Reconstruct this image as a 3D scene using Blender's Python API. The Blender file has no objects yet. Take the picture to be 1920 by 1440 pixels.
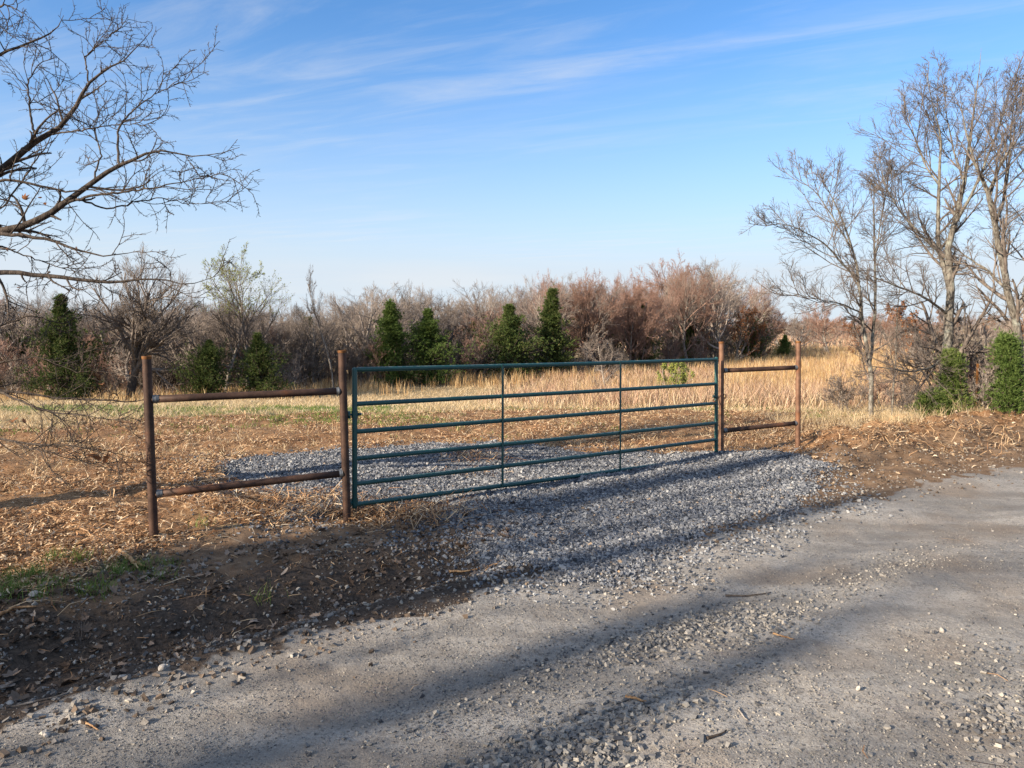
import bpy, math
import numpy as np
from mathutils import Vector

# ------------------------------------------------------------------ camera, sky, sun, exposure
scene = bpy.context.scene
COL = scene.collection
PITCH = math.atan(108 / 1400.0)
CAMH = 1.7
cam_d = bpy.data.cameras.new("camera")
cam_d.sensor_width = 36.0
cam_d.lens = 36.0 * 1400 / 1920
cam_d.clip_start = 0.05
cam_d.clip_end = 9000
cam = bpy.data.objects.new("camera", cam_d)
cam.location = (0, 0, CAMH)
cam.rotation_euler = (math.pi / 2 - PITCH, 0, 0)
COL.objects.link(cam)
scene.camera = cam

SUN_EL = math.radians(21)
SHADOW_AZ = math.radians(55)            # compass direction in which shadows fall
SUN_AZ = SHADOW_AZ + math.pi
SKY_STRENGTH = 0.092
SUN_STRENGTH = 5.0

world = bpy.data.worlds.new("World")
scene.world = world
world.use_nodes = True
wn, wl = world.node_tree.nodes, world.node_tree.links
wn.clear()


def N(nodes, t, **kw):
    n = nodes.new(t)
    for k, v in kw.items():
        if k == 'inp':
            for kk, vv in v.items():
                n.inputs[kk].default_value = vv
        else:
            setattr(n, k, v)
    return n


sky = N(wn, 'ShaderNodeTexSky', sky_type='NISHITA', sun_disc=False, sun_elevation=SUN_EL,
        sun_rotation=SUN_AZ, altitude=200, air_density=1.0, dust_density=0.5, ozone_density=3.5)
tc = N(wn, 'ShaderNodeTexCoord')
sep = N(wn, 'ShaderNodeSeparateXYZ')
wl.new(tc.outputs['Generated'], sep.inputs[0])


def wmath(op, a, b=None, c=None, clamp=False):
    n = N(wn, 'ShaderNodeMath', operation=op, use_clamp=clamp)
    for i, v in enumerate((a, b, c)):
        if v is None:
            continue
        if isinstance(v, (int, float)):
            n.inputs[i].default_value = v
        else:
            wl.new(v, n.inputs[i])
    return n.outputs[0]


zc = wmath('MAXIMUM', sep.outputs[2], 0.03)
pu = wmath('DIVIDE', sep.outputs[0], zc)
pv = wmath('DIVIDE', sep.outputs[1], zc)
ca, sa = math.cos(math.radians(-25)), math.sin(math.radians(-25))
# along-streak and across-streak coordinates on the cloud layer
al = wmath('ADD', wmath('MULTIPLY', pu, ca), wmath('MULTIPLY', pv, sa))
ac = wmath('ADD', wmath('MULTIPLY', pu, -sa), wmath('MULTIPLY', pv, ca))
cmb = N(wn, 'ShaderNodeCombineXYZ')
wl.new(wmath('MULTIPLY', al, 0.9), cmb.inputs[0])
wl.new(wmath('MULTIPLY', ac, 3.4), cmb.inputs[1])
n1 = N(wn, 'ShaderNodeTexNoise', inp={'Scale': 1.0, 'Detail': 7.0, 'Roughness': 0.62, 'Distortion': 0.6})
wl.new(cmb.outputs[0], n1.inputs['Vector'])
cmb2 = N(wn, 'ShaderNodeCombineXYZ')
wl.new(wmath('MULTIPLY', al, 0.22), cmb2.inputs[0])
wl.new(wmath('MULTIPLY', ac, 0.45), cmb2.inputs[1])
cmb2.inputs[2].default_value = 3.7
n2 = N(wn, 'ShaderNodeTexNoise', inp={'Scale': 1.0, 'Detail': 3.0, 'Roughness': 0.5})
wl.new(cmb2.outputs[0], n2.inputs['Vector'])


def wrange(v, a, b, c=0.0, d=1.0):
    n = N(wn, 'ShaderNodeMapRange', interpolation_type='SMOOTHSTEP',
          inp={'From Min': a, 'From Max': b, 'To Min': c, 'To Max': d})
    wl.new(v, n.inputs[0])
    return n.outputs[0]


# general veil of cirrus + one long streak
veil = wmath('MULTIPLY', wrange(n1.outputs[0], 0.38, 0.80), wrange(n2.outputs[0], 0.36, 0.62))
band = wmath('MULTIPLY', wmath('SUBTRACT', ac, 2.83), 10.0)
band = wmath('POWER', 2.718, wmath('MULTIPLY', wmath('MULTIPLY', band, band), -1.0))
band = wmath('MULTIPLY', band, wrange(al, -1.9, -1.0))
streak = wmath('MULTIPLY', band, wmath('MULTIPLY', wrange(n1.outputs[0], 0.36, 0.66), wrange(n2.outputs[0], 0.30, 0.56)))
cl = wmath('ADD', wmath('MULTIPLY', veil, 0.32), wmath('MULTIPLY', streak, 0.19), clamp=True)
# low bright bank near the horizon
cmb3 = N(wn, 'ShaderNodeCombineXYZ')
wl.new(wmath('MULTIPLY', sep.outputs[0], 3.0), cmb3.inputs[0])
wl.new(wmath('MULTIPLY', sep.outputs[2], 26.0), cmb3.inputs[1])
cmb3.inputs[2].default_value = 1.3
n3 = N(wn, 'ShaderNodeTexNoise', inp={'Scale': 1.0, 'Detail': 3.0, 'Roughness': 0.5})
wl.new(cmb3.outputs[0], n3.inputs['Vector'])
low = wmath('MULTIPLY', wrange(n3.outputs[0], 0.45, 0.68), wrange(sep.outputs[2], 0.13, 0.03))
cl2 = wmath('MAXIMUM', cl, wmath('MULTIPLY', low, 0.5))
mixc = N(wn, 'ShaderNodeMixRGB', blend_type='MIX', inp={'Color2': (4.1, 4.15, 4.2, 1)})
mixc.name = 'cloudmix'
wl.new(cl2, mixc.inputs['Fac'])
tint = N(wn, 'ShaderNodeMixRGB', blend_type='MULTIPLY', inp={'Fac': 1.0, 'Color2': (0.62, 0.90, 1.10, 1)})
wl.new(sky.outputs[0], tint.inputs['Color1'])
hz = wmath('MULTIPLY', wmath('POWER', wmath('DIVIDE', wmath('SUBTRACT', 0.43, wmath('MAXIMUM', sep.outputs[2], 0.0), clamp=True), 0.36, clamp=True), 2.3), 0.95)
# sun haze and overhead veil, both added out of view to fill the shade
sdir = (math.sin(SUN_AZ) * math.cos(SUN_EL), math.cos(SUN_AZ) * math.cos(SUN_EL), math.sin(SUN_EL))
dt = N(wn, 'ShaderNodeVectorMath', operation='DOT_PRODUCT')
dt.inputs[1].default_value = sdir
wl.new(tc.outputs['Generated'], dt.inputs[0])
glow = wmath('POWER', wmath('MAXIMUM', dt.outputs['Value'], 0.0), 2.5)
hz = wmath('MAXIMUM', hz, wmath('MULTIPLY', wrange(sep.outputs[2], 0.46, 0.85), 0.55))
veilc = N(wn, 'ShaderNodeMixRGB', inp={'Color2': (3.45, 3.85, 4.3, 1)})
wl.new(hz, veilc.inputs['Fac']); wl.new(tint.outputs[0], veilc.inputs['Color1'])
glowc = N(wn, 'ShaderNodeMixRGB', inp={'Color2': (9.5, 8.2, 6.6, 1)})
wl.new(wmath('MULTIPLY', glow, 0.27), glowc.inputs['Fac']); wl.new(veilc.outputs[0], glowc.inputs['Color1'])
wl.new(glowc.outputs[0], mixc.inputs['Color1'])
bg = N(wn, 'ShaderNodeBackground', inp={'Strength': SKY_STRENGTH})
wl.new(mixc.outputs[0], bg.inputs['Color'])
wo = N(wn, 'ShaderNodeOutputWorld')
wl.new(bg.outputs[0], wo.inputs[0])

sun_d = bpy.data.lights.new("sun", 'SUN')
sun_d.energy = SUN_STRENGTH
sun_d.angle = math.radians(0.55)
sun_d.color = (1.0, 0.86, 0.68)
sun = bpy.data.objects.new("sun", sun_d)
ldir = Vector((math.sin(SHADOW_AZ) * math.cos(SUN_EL), math.cos(SHADOW_AZ) * math.cos(SUN_EL), -math.sin(SUN_EL)))
sun.rotation_euler = ldir.to_track_quat('-Z', 'Y').to_euler()
sun.location = (-20, -15, 20)
COL.objects.link(sun)

scene.view_settings.view_transform = 'Standard'
scene.view_settings.look = 'None'
scene.view_settings.gamma = 1.0
scene.view_settings.exposure = 1.2
scene.cycles.max_bounces = 5
scene.cycles.diffuse_bounces = 2
scene.cycles.transparent_max_bounces = 4

# ------------------------------------------------------------------ helpers
cP, sP = math.cos(PITCH), math.sin(PITCH)


def ray(px, py):
    a = (np.asarray(px, float) - 960) / 1400
    b = (720 - np.asarray(py, float)) / 1400
    return a, cP + b * sP, -sP + b * cP


def at(px, py, Y):
    """point of the place seen at a pixel of the photo, at forward distance Y"""
    dx, dy, dz = ray(px, py)
    return np.array([dx / dy * Y, Y + 0 * dx, CAMH + dz / dy * Y])


def G(px, py, z=0.0):
    dx, dy, dz = ray(px, py)
    t = (z - CAMH) / dz
    return np.array([dx * t, dy * t])


def tag(o, label=None, cat=None, group=None, kind=None):
    if label: o['label'] = label
    if cat: o['category'] = cat
    if group: o['group'] = group
    if kind: o['kind'] = kind
    return o


def empty(name, loc=(0, 0, 0), rz=0.0):
    o = bpy.data.objects.new(name, None)
    o.empty_display_size = 0.2
    o.location = loc
    o.rotation_euler = (0, 0, rz)
    COL.objects.link(o)
    return o


class MB:
    def __init__(s):
        s.v, s.q, s.t, s.n = [], [], [], 0
        s.attr = []

    def add(s, v, q=None, t=None, a=None):
        v = np.asarray(v, np.float32).reshape(-1, 3)
        s.v.append(v)
        if q is not None and len(q): s.q.append(np.asarray(q, np.int32).reshape(-1, 4) + s.n)
        if t is not None and len(t): s.t.append(np.asarray(t, np.int32).reshape(-1, 3) + s.n)
        if a is not None: s.attr.append(np.broadcast_to(np.asarray(a, np.float32), (len(v), 4)))
        s.n += len(v)
        return s

    def mesh(s, name, mat, smooth=True):
        v = np.concatenate(s.v)
        q = np.concatenate(s.q) if s.q else np.zeros((0, 4), np.int32)
        t = np.concatenate(s.t) if s.t else np.zeros((0, 3), np.int32)
        me = bpy.data.meshes.new(name)
        me.vertices.add(len(v)); me.vertices.foreach_set('co', v.ravel())
        me.loops.add(q.size + t.size)
        me.loops.foreach_set('vertex_index', np.concatenate([q.ravel(), t.ravel()]).astype(np.int32))
        me.polygons.add(len(q) + len(t))
        ls = np.concatenate([np.arange(len(q)) * 4, q.size + np.arange(len(t)) * 3]).astype(np.int32)
        me.polygons.foreach_set('loop_start', ls)
        me.polygons.foreach_set('use_smooth', np.full(len(ls), smooth))
        me.update(calc_edges=True)
        if s.attr:
            a = me.color_attributes.new('wa', 'FLOAT_COLOR', 'POINT')
            a.data.foreach_set('color', np.concatenate(s.attr).ravel())
        if mat: me.materials.append(mat)
        return me

    def build(s, name, mat, parent=None, smooth=True):
        o = bpy.data.objects.new(name, s.mesh(name, mat, smooth))
        COL.objects.link(o)
        if parent: o.parent = parent
        return o


def link(name, me, parent=None):
    o = bpy.data.objects.new(name, me)
    COL.objects.link(o)
    if parent: o.parent = parent
    return o


def copy_tree(o, parent=None):
    c = o.copy()
    COL.objects.link(c)
    if parent: c.parent = parent
    for ch in list(o.children):
        copy_tree(ch, c)
    return c


def nrm(v):
    return v / np.maximum(np.linalg.norm(v, axis=-1, keepdims=True), 1e-9)


def tube(mb, P, R, k=3, cap=False):
    """P (B,n,3), R (B,n)"""
    P = np.asarray(P, float); R = np.asarray(R, float)
    if P.ndim == 2: P = P[None]; R = R[None]
    B, n, _ = P.shape
    T = np.empty_like(P)
    T[:, 1:-1] = P[:, 2:] - P[:, :-2]
    T[:, 0] = P[:, 1] - P[:, 0]; T[:, -1] = P[:, -1] - P[:, -2]
    T = nrm(T)
    ref = np.where(np.abs(nrm(P[:, -1] - P[:, 0])[:, 2:3]) > 0.8, np.array([[1., 0.1, 0]]), np.array([[0, 0.1, 1.]]))[:, None, :]
    S = nrm(np.cross(T, ref)); U = np.cross(S, T)
    a = np.arange(k) * 2 * math.pi / k
    V = P[:, :, None, :] + R[:, :, None, None] * (np.cos(a)[None, None, :, None] * S[:, :, None, :] + np.sin(a)[None, None, :, None] * U[:, :, None, :])
    idx = np.arange(B * n * k).reshape(B, n, k)
    j = np.roll(idx, -1, axis=2)
    q = np.stack([idx[:, :-1], j[:, :-1], j[:, 1:], idx[:, 1:]], -1).reshape(-1, 4)
    t = None
    if cap:
        t = []
        for b in range(B):
            for e, f in ((0, 1), (n - 1, 0)):
                r = idx[b, e]
                for i in range(1, k - 1):
                    t.append((r[0], r[i + 1], r[i]) if f else (r[0], r[i], r[i + 1]))
    mb.add(V, q, t)
    return mb


def bar(mb, a, b, r, k=14, cap=True, n=2):
    a = np.asarray(a, float); b = np.asarray(b, float)
    u = np.linspace(0, 1, n)[:, None]
    tube(mb, a + (b - a) * u, np.full(n, r), k, cap)


def hsh(ix, iy, seed):
    h = (ix.astype(np.int64) * 374761393 + iy.astype(np.int64) * 668265263 + seed * 974634777) & 0x7fffffff
    h = ((h ^ (h >> 13)) * 1274126177) & 0x7fffffff
    h = h ^ (h >> 16)
    return (h & 0xffffff) / float(0xffffff)


def vnoise(x, y, seed=0):
    ix, iy = np.floor(x), np.floor(y)
    fx, fy = x - ix, y - iy
    fx = fx * fx * (3 - 2 * fx); fy = fy * fy * (3 - 2 * fy)
    ix = ix.astype(np.int64); iy = iy.astype(np.int64)
    a, b = hsh(ix, iy, seed), hsh(ix + 1, iy, seed)
    c, d = hsh(ix, iy + 1, seed), hsh(ix + 1, iy + 1, seed)
    return (a + (b - a) * fx) * (1 - fy) + (c + (d - c) * fx) * fy


def fbm(x, y, seed=0, o=4):
    s, a, t = 0, 0.5, 0
    for i in range(o):
        s = s + a * vnoise(x * 2 ** i, y * 2 ** i, seed + i * 17); t += a; a *= 0.5
    return s / t


def sstep(a, b, x):
    t = np.clip((x - a) / (b - a), 0, 1)
    return t * t * (3 - 2 * t)


# ------------------------------------------------------------------ the lie of the land
EDGE = np.array([(-60, -42), (-20, -11.5), (-5, 0.7), (-2.15, 3.14), (0, 4.95), (2, 6.38), (6.09, 8.88), (9, 10.6), (20, 17.0), (60, 39), (400, 220)], float)


def edge_dist(x, y):
    """signed distance to the road's field-side edge, + on the field side"""
    best = np.full(np.shape(x), 1e9); sg = np.ones(np.shape(x))
    for a, b in zip(EDGE[:-1], EDGE[1:]):
        d = b - a; L2 = d @ d
        t = np.clip(((x - a[0]) * d[0] + (y - a[1]) * d[1]) / L2, 0, 1)
        dx, dy = x - (a[0] + t * d[0]), y - (a[1] + t * d[1])
        dd = np.hypot(dx, dy)
        s = np.where(d[0] * dy - d[1] * dx > 0, 1.0, -1.0)
        m = dd < best
        best = np.where(m, dd, best); sg = np.where(m, s, sg)
    return best * sg


PAD = np.array([G(*p) for p in [(395, 868), (520, 855), (640, 848), (720, 838), (800, 832), (900, 826), (985, 833), (1050, 846), (1120, 853), (1190, 846),
                                (1270, 852), (1340, 850), (1440, 850), (1500, 862), (1560, 885), (1530, 925), (1460, 962), (1320, 1022), (1200, 1060), (1080, 1078), (950, 1060), (880, 1035), (850, 1010),
                                (835, 990), (800, 965), (700, 955), (640, 965), (540, 968), (470, 938), (420, 900)]])


def poly_sd(x, y, poly):
    best = np.full(np.shape(x), 1e9); ins = np.zeros(np.shape(x), bool)
    for i in range(len(poly)):
        a, b = poly[i - 1], poly[i]
        d = b - a
        t = np.clip(((x - a[0]) * d[0] + (y - a[1]) * d[1]) / (d @ d), 0, 1)
        best = np.minimum(best, np.hypot(x - a[0] - t * d[0], y - a[1] - t * d[1]))
        with np.errstate(divide='ignore', invalid='ignore'):
            c = ((a[1] > y) != (b[1] > y)) & (x < (b[0] - a[0]) * (y - a[1]) / (b[1] - a[1] + 1e-12) + a[0])
        ins ^= c
    return np.where(ins, -best, best)


def H(x, y):
    x = np.asarray(x, float); y = np.asarray(y, float)
    e = edge_dist(x, y)
    z = -1.1 * sstep(12, 31, y + 0 * x)
    z = z + (fbm(x * .35, y * .35, 5, 3) - .5) * 0.10 * sstep(0.2, 2.5, e) * sstep(30, 14, np.hypot(x, y) * .5 + 6)
    pad = sstep(0.25, -0.25, poly_sd(x, y, PAD)) if np.size(x) < 3e6 else 0
    rough = fbm(x * 5, y * 5, 9, 4) - .5
    clump = fbm(x * 1.7, y * 1.7, 12, 4)
    off = (1 - pad) * sstep(0.0, 0.5, e) * sstep(40, 12, np.hypot(x, y))
    z = z + off * (rough * 0.075 + (clump - .5) * 0.09)
    # ditch along the left stretch of the road
    ew = e + (fbm(x * 1.3, y * 1.3, 31, 3) - .5) * .35
    fl = sstep(1.6, -0.6, x)
    z = z - 0.17 * fl * (1 - pad) * np.exp(-((ew - .62) / .3) ** 2)
    z = z + 0.10 * sstep(-1.8, -2.9, x) * np.exp(-((ew - 1.45) / .3) ** 2)
    z = z + 0.05 * fl * np.exp(-((ew - .12) / .12) ** 2) * (fbm(x * 9, y * 9, 77, 2))
    # graded mound at the right of the drive
    xm = sstep(3.3, 5.0, x) * sstep(30, 16, x)
    bm = np.exp(-((ew - 1.9) / .75) ** 2)
    z = z + xm * bm * (0.20 + 0.28 * (clump - .35) + rough * 0.18)
    z = z + 0.05 * pad * sstep(2.0, 3.4, x) + pad * (fbm(x * 2.2, y * 2.2, 41, 3) - .5) * .07 * sstep(-0.2, .6, e)
    # road: two wheel tracks and loose ridges between
    rd = sstep(0.15, -0.3, e)
    z = z - rd * 0.03 * (np.exp(-((e + .9) / .35) ** 2) + np.exp(-((e + 2.7) / .35) ** 2))
    z = z + rd * ((fbm(x * 1.2, y * 1.2, 55, 4) - .5) * .05 + (fbm(x * 11, y * 11, 58, 2) - .5) * .012)
    alg = x * .8 + y * .6
    z = z + rd * (fbm(e * 7 + 40, alg * .6, 61, 3) - .5) * .035 * (np.exp(-((e + .9) / .6) ** 2) + np.exp(-((e + 2.9) / .7) ** 2))
    z = z - 0.25 * sstep(-6.6, -7.6, e) * sstep(-11, -8.6, e)
    # far country rises very slightly at the right
    r = np.hypot(x, y)
    z = z + sstep(250, 2500, r) * 6.0
    return z


def masks(x, y):
    e = edge_dist(x, y)
    n1 = fbm(x * 1.6, y * 1.6, 101, 4) - .5
    n2 = fbm(x * .5, y * .5, 111, 3) - .5
    n3 = fbm(x * 6, y * 6, 121, 3) - .5
    road = sstep(0.16, -0.16, e + n1 * .5 + n3 * .5) * sstep(-7.4, -6.9, e + n1)
    sd = poly_sd(x, y, PAD)
    grav = sstep(0.12, -0.14, sd + n1 * .7 + n3 * .35)
    grav = grav * sstep(-0.75, -0.15, e + n1 * .7 + n3 * .3)
    grav_edge = sstep(.5, -.1, e) * sstep(-.5, -.1, e)
    # shredded mulch on the field side near the fence
    yl = y + 1.6 * n2 * 2 + 1.2 * n1
    lim = np.interp(x, [-12, -6, -3, 0, 3, 6, 10], [12.2, 13.8, 15.2, 17.0, 17.0, 15.4, 13.0])
    mul = sstep(1.0, -1.0, yl - lim) * sstep(1.15, 1.75, e + n1 * .8 + .0 * x)
    mul = mul * sstep(40, 20, np.abs(x)) * (1 - sstep(-3.0, -2.5, x) * sstep(2.5, 1.8, e + n1 * 1.2) * sstep(1.0, 0, x))
    dirt = sstep(-.9, -.4, e) * sstep(3.0, 1.8, e + n1)
    wet = (sstep(2.2, .8, x + n1) + .2 * sstep(2.6, 3.6, x) * sstep(.8, .3, e + n1)) * sstep(-.3, .1, e + n1 * .4 + n3 * .3) * sstep(1.55, .95, e + n1 * .7)
    green = sstep(.46, .62, fbm(x * .28, y * .6, 131, 4)) * sstep(10.5, 14, y) * sstep(24, 19, y) * sstep(9, 5, x) * .75
    gp = np.exp(-(((x + 6.8) / 3.6) ** 2 + ((y - 17) / 2.2) ** 2)) * 1.1
    green = np.clip(green + gp * (0.6 + n1 * 2), 0, 1)
    g2 = sstep(.45, .6, fbm(x * .8, y * .8, 141, 3)) * sstep(13.2, 14, y) * sstep(16.5, 15, y) * sstep(3, 5, x) * .8
    green = np.maximum(green, g2)
    return dict(road=road, grav=grav, mul=np.clip(mul, 0, 1), dirt=dirt, wet=np.clip(wet, 0, 1), green=green, e=e, sd=sd, ge=grav_edge)


# ------------------------------------------------------------------ materials
def newmat(name, rough=0.9):
    m = bpy.data.materials.new(name)
    m.use_nodes = True
    n, l = m.node_tree.nodes, m.node_tree.links
    b = n['Principled BSDF']
    b.inputs['Roughness'].default_value = rough
    b.inputs['Specular IOR Level'].default_value = 0.25
    return m, n, l, b


class S:
    """tiny node wrapper"""
    def __init__(s, n, l): s.n, s.l = n, l

    def put(s, v, sock):
        if hasattr(v, 'is_linked') or hasattr(v, 'node'): s.l.new(v, sock)
        else: sock.default_value = v

    def noise(s, vec, scale, detail=4, rough=.55, dist=0.0, out=0):
        t = N(s.n, 'ShaderNodeTexNoise', inp={'Scale': scale, 'Detail': detail, 'Roughness': rough, 'Distortion': dist})
        if vec is not None: s.l.new(vec, t.inputs['Vector'])
        return t.outputs[out]

    def rng(s, v, a, b, c=0., d=1.):
        t = N(s.n, 'ShaderNodeMapRange', interpolation_type='SMOOTHSTEP', inp={'From Min': a, 'From Max': b, 'To Min': c, 'To Max': d})
        s.l.new(v, t.inputs[0])
        return t.outputs[0]

    def mix(s, f, a, b, mode='MIX'):
        t = N(s.n, 'ShaderNodeMixRGB', blend_type=mode)
        s.put(f, t.inputs[0]); s.put(a, t.inputs[1]); s.put(b, t.inputs[2])
        return t.outputs[0]

    def m(s, op, a, b=0.0, clamp=False):
        t = N(s.n, 'ShaderNodeMath', operation=op, use_clamp=clamp)
        s.put(a, t.inputs[0]); s.put(b, t.inputs[1])
        return t.outputs[0]

    def ramp(s, v, stops):
        t = s.n.new('ShaderNodeValToRGB')
        cr = t.color_ramp
        while len(cr.elements) < len(stops): cr.elements.new(0.5)
        for el, (p, c) in zip(cr.elements, stops):
            el.position = p; el.color = (*c, 1)
        s.l.new(v, t.inputs[0])
        return t.outputs[0]

    def mapping(s, vec, scale=(1, 1, 1), rot=(0, 0, 0)):
        t = N(s.n, 'ShaderNodeMapping')
        t.inputs['Scale'].default_value = scale; t.inputs['Rotation'].default_value = rot
        s.l.new(vec, t.inputs[0])
        return t.outputs[0]


def c4(r, g, b): return (r, g, b, 1)


def ground_material():
    m, n, l, b = newmat('ground_mix', 0.95)
    b.inputs['Specular IOR Level'].default_value = 0.12
    s = S(n, l)
    co = N(n, 'ShaderNodeTexCoord').outputs['Object']
    A = N(n, 'ShaderNodeVertexColor', layer_name='wa')
    B = N(n, 'ShaderNodeVertexColor', layer_name='wb')
    sa_, sb_ = N(n, 'ShaderNodeSeparateColor'), N(n, 'ShaderNodeSeparateColor')
    l.new(A.outputs[0], sa_.inputs[0]); l.new(B.outputs[0], sb_.inputs[0])
    road, grav, mul = sa_.outputs[0], sa_.outputs[1], sa_.outputs[2]
    wet, green, dirt = sb_.outputs[0], sb_.outputs[1], sb_.outputs[2]
    nf = s.noise(co, 38, 6, .7)
    nm = s.noise(co, 7, 5, .6)
    nl = s.noise(co, .8, 4, .6)
    nff = s.noise(co, 160, 3, .7)
    # dry pasture
    st = s.noise(s.mapping(co, (3, 16, 1)), 1.5, 5, .65)
    dry = s.ramp(s.m('ADD', s.m('MULTIPLY', nf, .5), s.m('MULTIPLY', st, .5)), [(.3, (.12, .08, .04)), (.5, (.33, .25, .135)), (.7, (.47, .38, .23))])
    dry = s.mix(s.rng(nl, .4, .65, 0, .55), dry, c4(.34, .24, .14))
    gcol = s.ramp(nf, [(.35, (.06, .085, .02)), (.65, (.20, .24, .07))])
    col = s.mix(s.m('MULTIPLY', green, s.rng(nm, .35, .6, .35, 1)), dry, gcol)
    # shredded mulch
    mc = s.ramp(s.m('ADD', s.m('MULTIPLY', nff, .5), s.m('MULTIPLY', nf, .5)), [(.34, (.045, .022, .010)), (.5, (.26, .15, .075)), (.66, (.50, .32, .18))])
    mc = s.mix(s.rng(nl, .42, .62, 0, .6), mc, c4(.20, .10, .05))
    col = s.mix(s.rng(s.m('ADD', mul, s.m('MULTIPLY', s.m('SUBTRACT', nm, .5), .9)), .35, .65), col, mc)
    # bare dirt
    dc = s.ramp(s.m('ADD', s.m('MULTIPLY', nff, .4), s.m('MULTIPLY', nm, .6)), [(.3, (.075, .045, .026)), (.5, (.17, .11, .068)), (.7, (.29, .205, .135))])
    col = s.mix(s.rng(s.m('ADD', dirt, s.m('MULTIPLY', s.m('SUBTRACT', nm, .5), .8)), .35, .7), col, dc)
    # dark damp soil of the ditch
    wc = s.ramp(nf, [(.35, (.035, .027, .021)), (.65, (.105, .078, .06))])
    col = s.mix(s.rng(s.m('ADD', wet, s.m('MULTIPLY', s.m('SUBTRACT', nm, .5), .8)), .3, .75), col, wc)
    # crushed stone
    vo = N(n, 'ShaderNodeTexVoronoi', feature='F1', inp={'Scale': 42.0})
    l.new(co, vo.inputs['Vector'])
    vcs = N(n, 'ShaderNodeSeparateColor'); l.new(vo.outputs['Color'], vcs.inputs[0])
    gc = s.ramp(vcs.outputs[0], [(0, (.07, .07, .075)), (.5, (.16, .165, .18)), (1, (.30, .31, .33))])
    gc = s.mix(s.rng(vo.outputs['Distance'], .35, .7, 0, .8), gc, c4(.03, .03, .03))
    gc = s.mix(s.rng(nm, .58, .72, 0, .35), gc, c4(.2, .14, .09))
    col = s.mix(s.rng(s.m('ADD', grav, s.m('MULTIPLY', s.m('SUBTRACT', nm, .5), .7)), .35, .6), col, gc)
    # road: packed grey fines with tan patches
    tr = s.noise(s.mapping(co, (1, 1, 1), (0, 0, math.radians(-38))), 1.0, 4, .6)
    tr2 = s.noise(s.mapping(co, (.35, 2.2, 1), (0, 0, math.radians(-35))), 1.0, 5, .6)
    rc = s.mix(s.rng(tr2, .38, .62), c4(.275, .26, .24), c4(.435, .41, .375))
    rc = s.mix(s.rng(tr, .45, .7, 0, .55), rc, c4(.27, .20, .14))
    rc = s.mix(s.rng(nff, .3, .75, 0, 1), s.mix(1, rc, c4(.62, .6, .58), 'MULTIPLY'), rc)
    rc = s.mix(s.rng(nf, .45, .68, 0, .65), rc, c4(.15, .13, .115))
    nmm = s.noise(co, 3.2, 6, .72)
    rc = s.mix(s.rng(nmm, .5, .72, 0, .6), rc, c4(.17, .145, .12))
    v2 = N(n, 'ShaderNodeTexVoronoi', feature='F1', inp={'Scale': 75.0, 'Randomness': 1.0})
    l.new(co, v2.inputs['Vector'])
    peb = s.m('MULTIPLY', s.rng(v2.outputs['Distance'], .34, .2), s.rng(nm, .45, .62))
    rc = s.mix(s.m('MULTIPLY', peb, .8), rc, s.mix(.35, c4(.20, .20, .205), v2.outputs['Color'], 'MULTIPLY'))
    col = s.mix(s.rng(s.m('ADD', road, s.m('MULTIPLY', s.m('SUBTRACT', nm, .5), .5)), .35, .65), col, rc)
    l.new(col, b.inputs['Base Color'])
    # relief
    hh = s.m('ADD', s.m('MULTIPLY', nf, .5), s.m('MULTIPLY', nff, .25))
    hg = s.m('MULTIPLY', s.m('SUBTRACT', .7, vo.outputs['Distance']), 1.6)
    hmix = N(n, 'ShaderNodeMix', data_type='FLOAT')
    l.new(grav, hmix.inputs[0]); l.new(hh, hmix.inputs[2]); l.new(hg, hmix.inputs[3])
    hr = s.m('ADD', s.m('MULTIPLY', nf, .45), s.m('ADD', s.m('MULTIPLY', peb, .6), s.m('MULTIPLY', nff, .22)))
    hm2 = N(n, 'ShaderNodeMix', data_type='FLOAT')
    l.new(road, hm2.inputs[0]); l.new(hmix.outputs[0], hm2.inputs[2]); l.new(hr, hm2.inputs[3])
    bp = N(n, 'ShaderNodeBump', inp={'Strength': 1.0, 'Distance': 0.022})
    l.new(hm2.outputs[0], bp.inputs['Height'])
    l.new(bp.outputs[0], b.inputs['Normal'])
    return m


def island_mat(name, stops, rough=.9, trans=0.0, noise_amt=0.0, objrand=0.0, spec=.2):
    """colour drawn per loose piece from a ramp"""
    m, n, l, b = newmat(name, rough)
    b.inputs['Specular IOR Level'].default_value = spec
    s = S(n, l)
    g = N(n, 'ShaderNodeNewGeometry')
    col = s.ramp(g.outputs['Random Per Island'], stops)
    if objrand:
        oi = N(n, 'ShaderNodeObjectInfo')
        f = s.m('ADD', s.m('MULTIPLY', oi.outputs['Random'], objrand), 1 - objrand / 2)
        cc = N(n, 'ShaderNodeCombineColor')
        l.new(f, cc.inputs[0]); l.new(f, cc.inputs[1]); l.new(f, cc.inputs[2])
        col = s.mix(1, col, cc.outputs[0], 'MULTIPLY')
    if noise_amt:
        co = N(n, 'ShaderNodeTexCoord').outputs['Object']
        nz = s.noise(co, 60, 4, .65)
        col = s.mix(s.rng(nz, .3, .7, 0, noise_amt), col, s.mix(1, col, c4(.45, .42, .4), 'MULTIPLY'))
    l.new(col, b.inputs['Base Color'])
    if trans:
        tr = N(n, 'ShaderNodeBsdfTranslucent'); l.new(col, tr.inputs[0])
        mx = N(n, 'ShaderNodeMixShader', inp={0: trans})
        l.new(b.outputs[0], mx.inputs[1]); l.new(tr.outputs[0], mx.inputs[2])
        l.new(mx.outputs[0], n['Material Output'].inputs[0])
    return m


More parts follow.
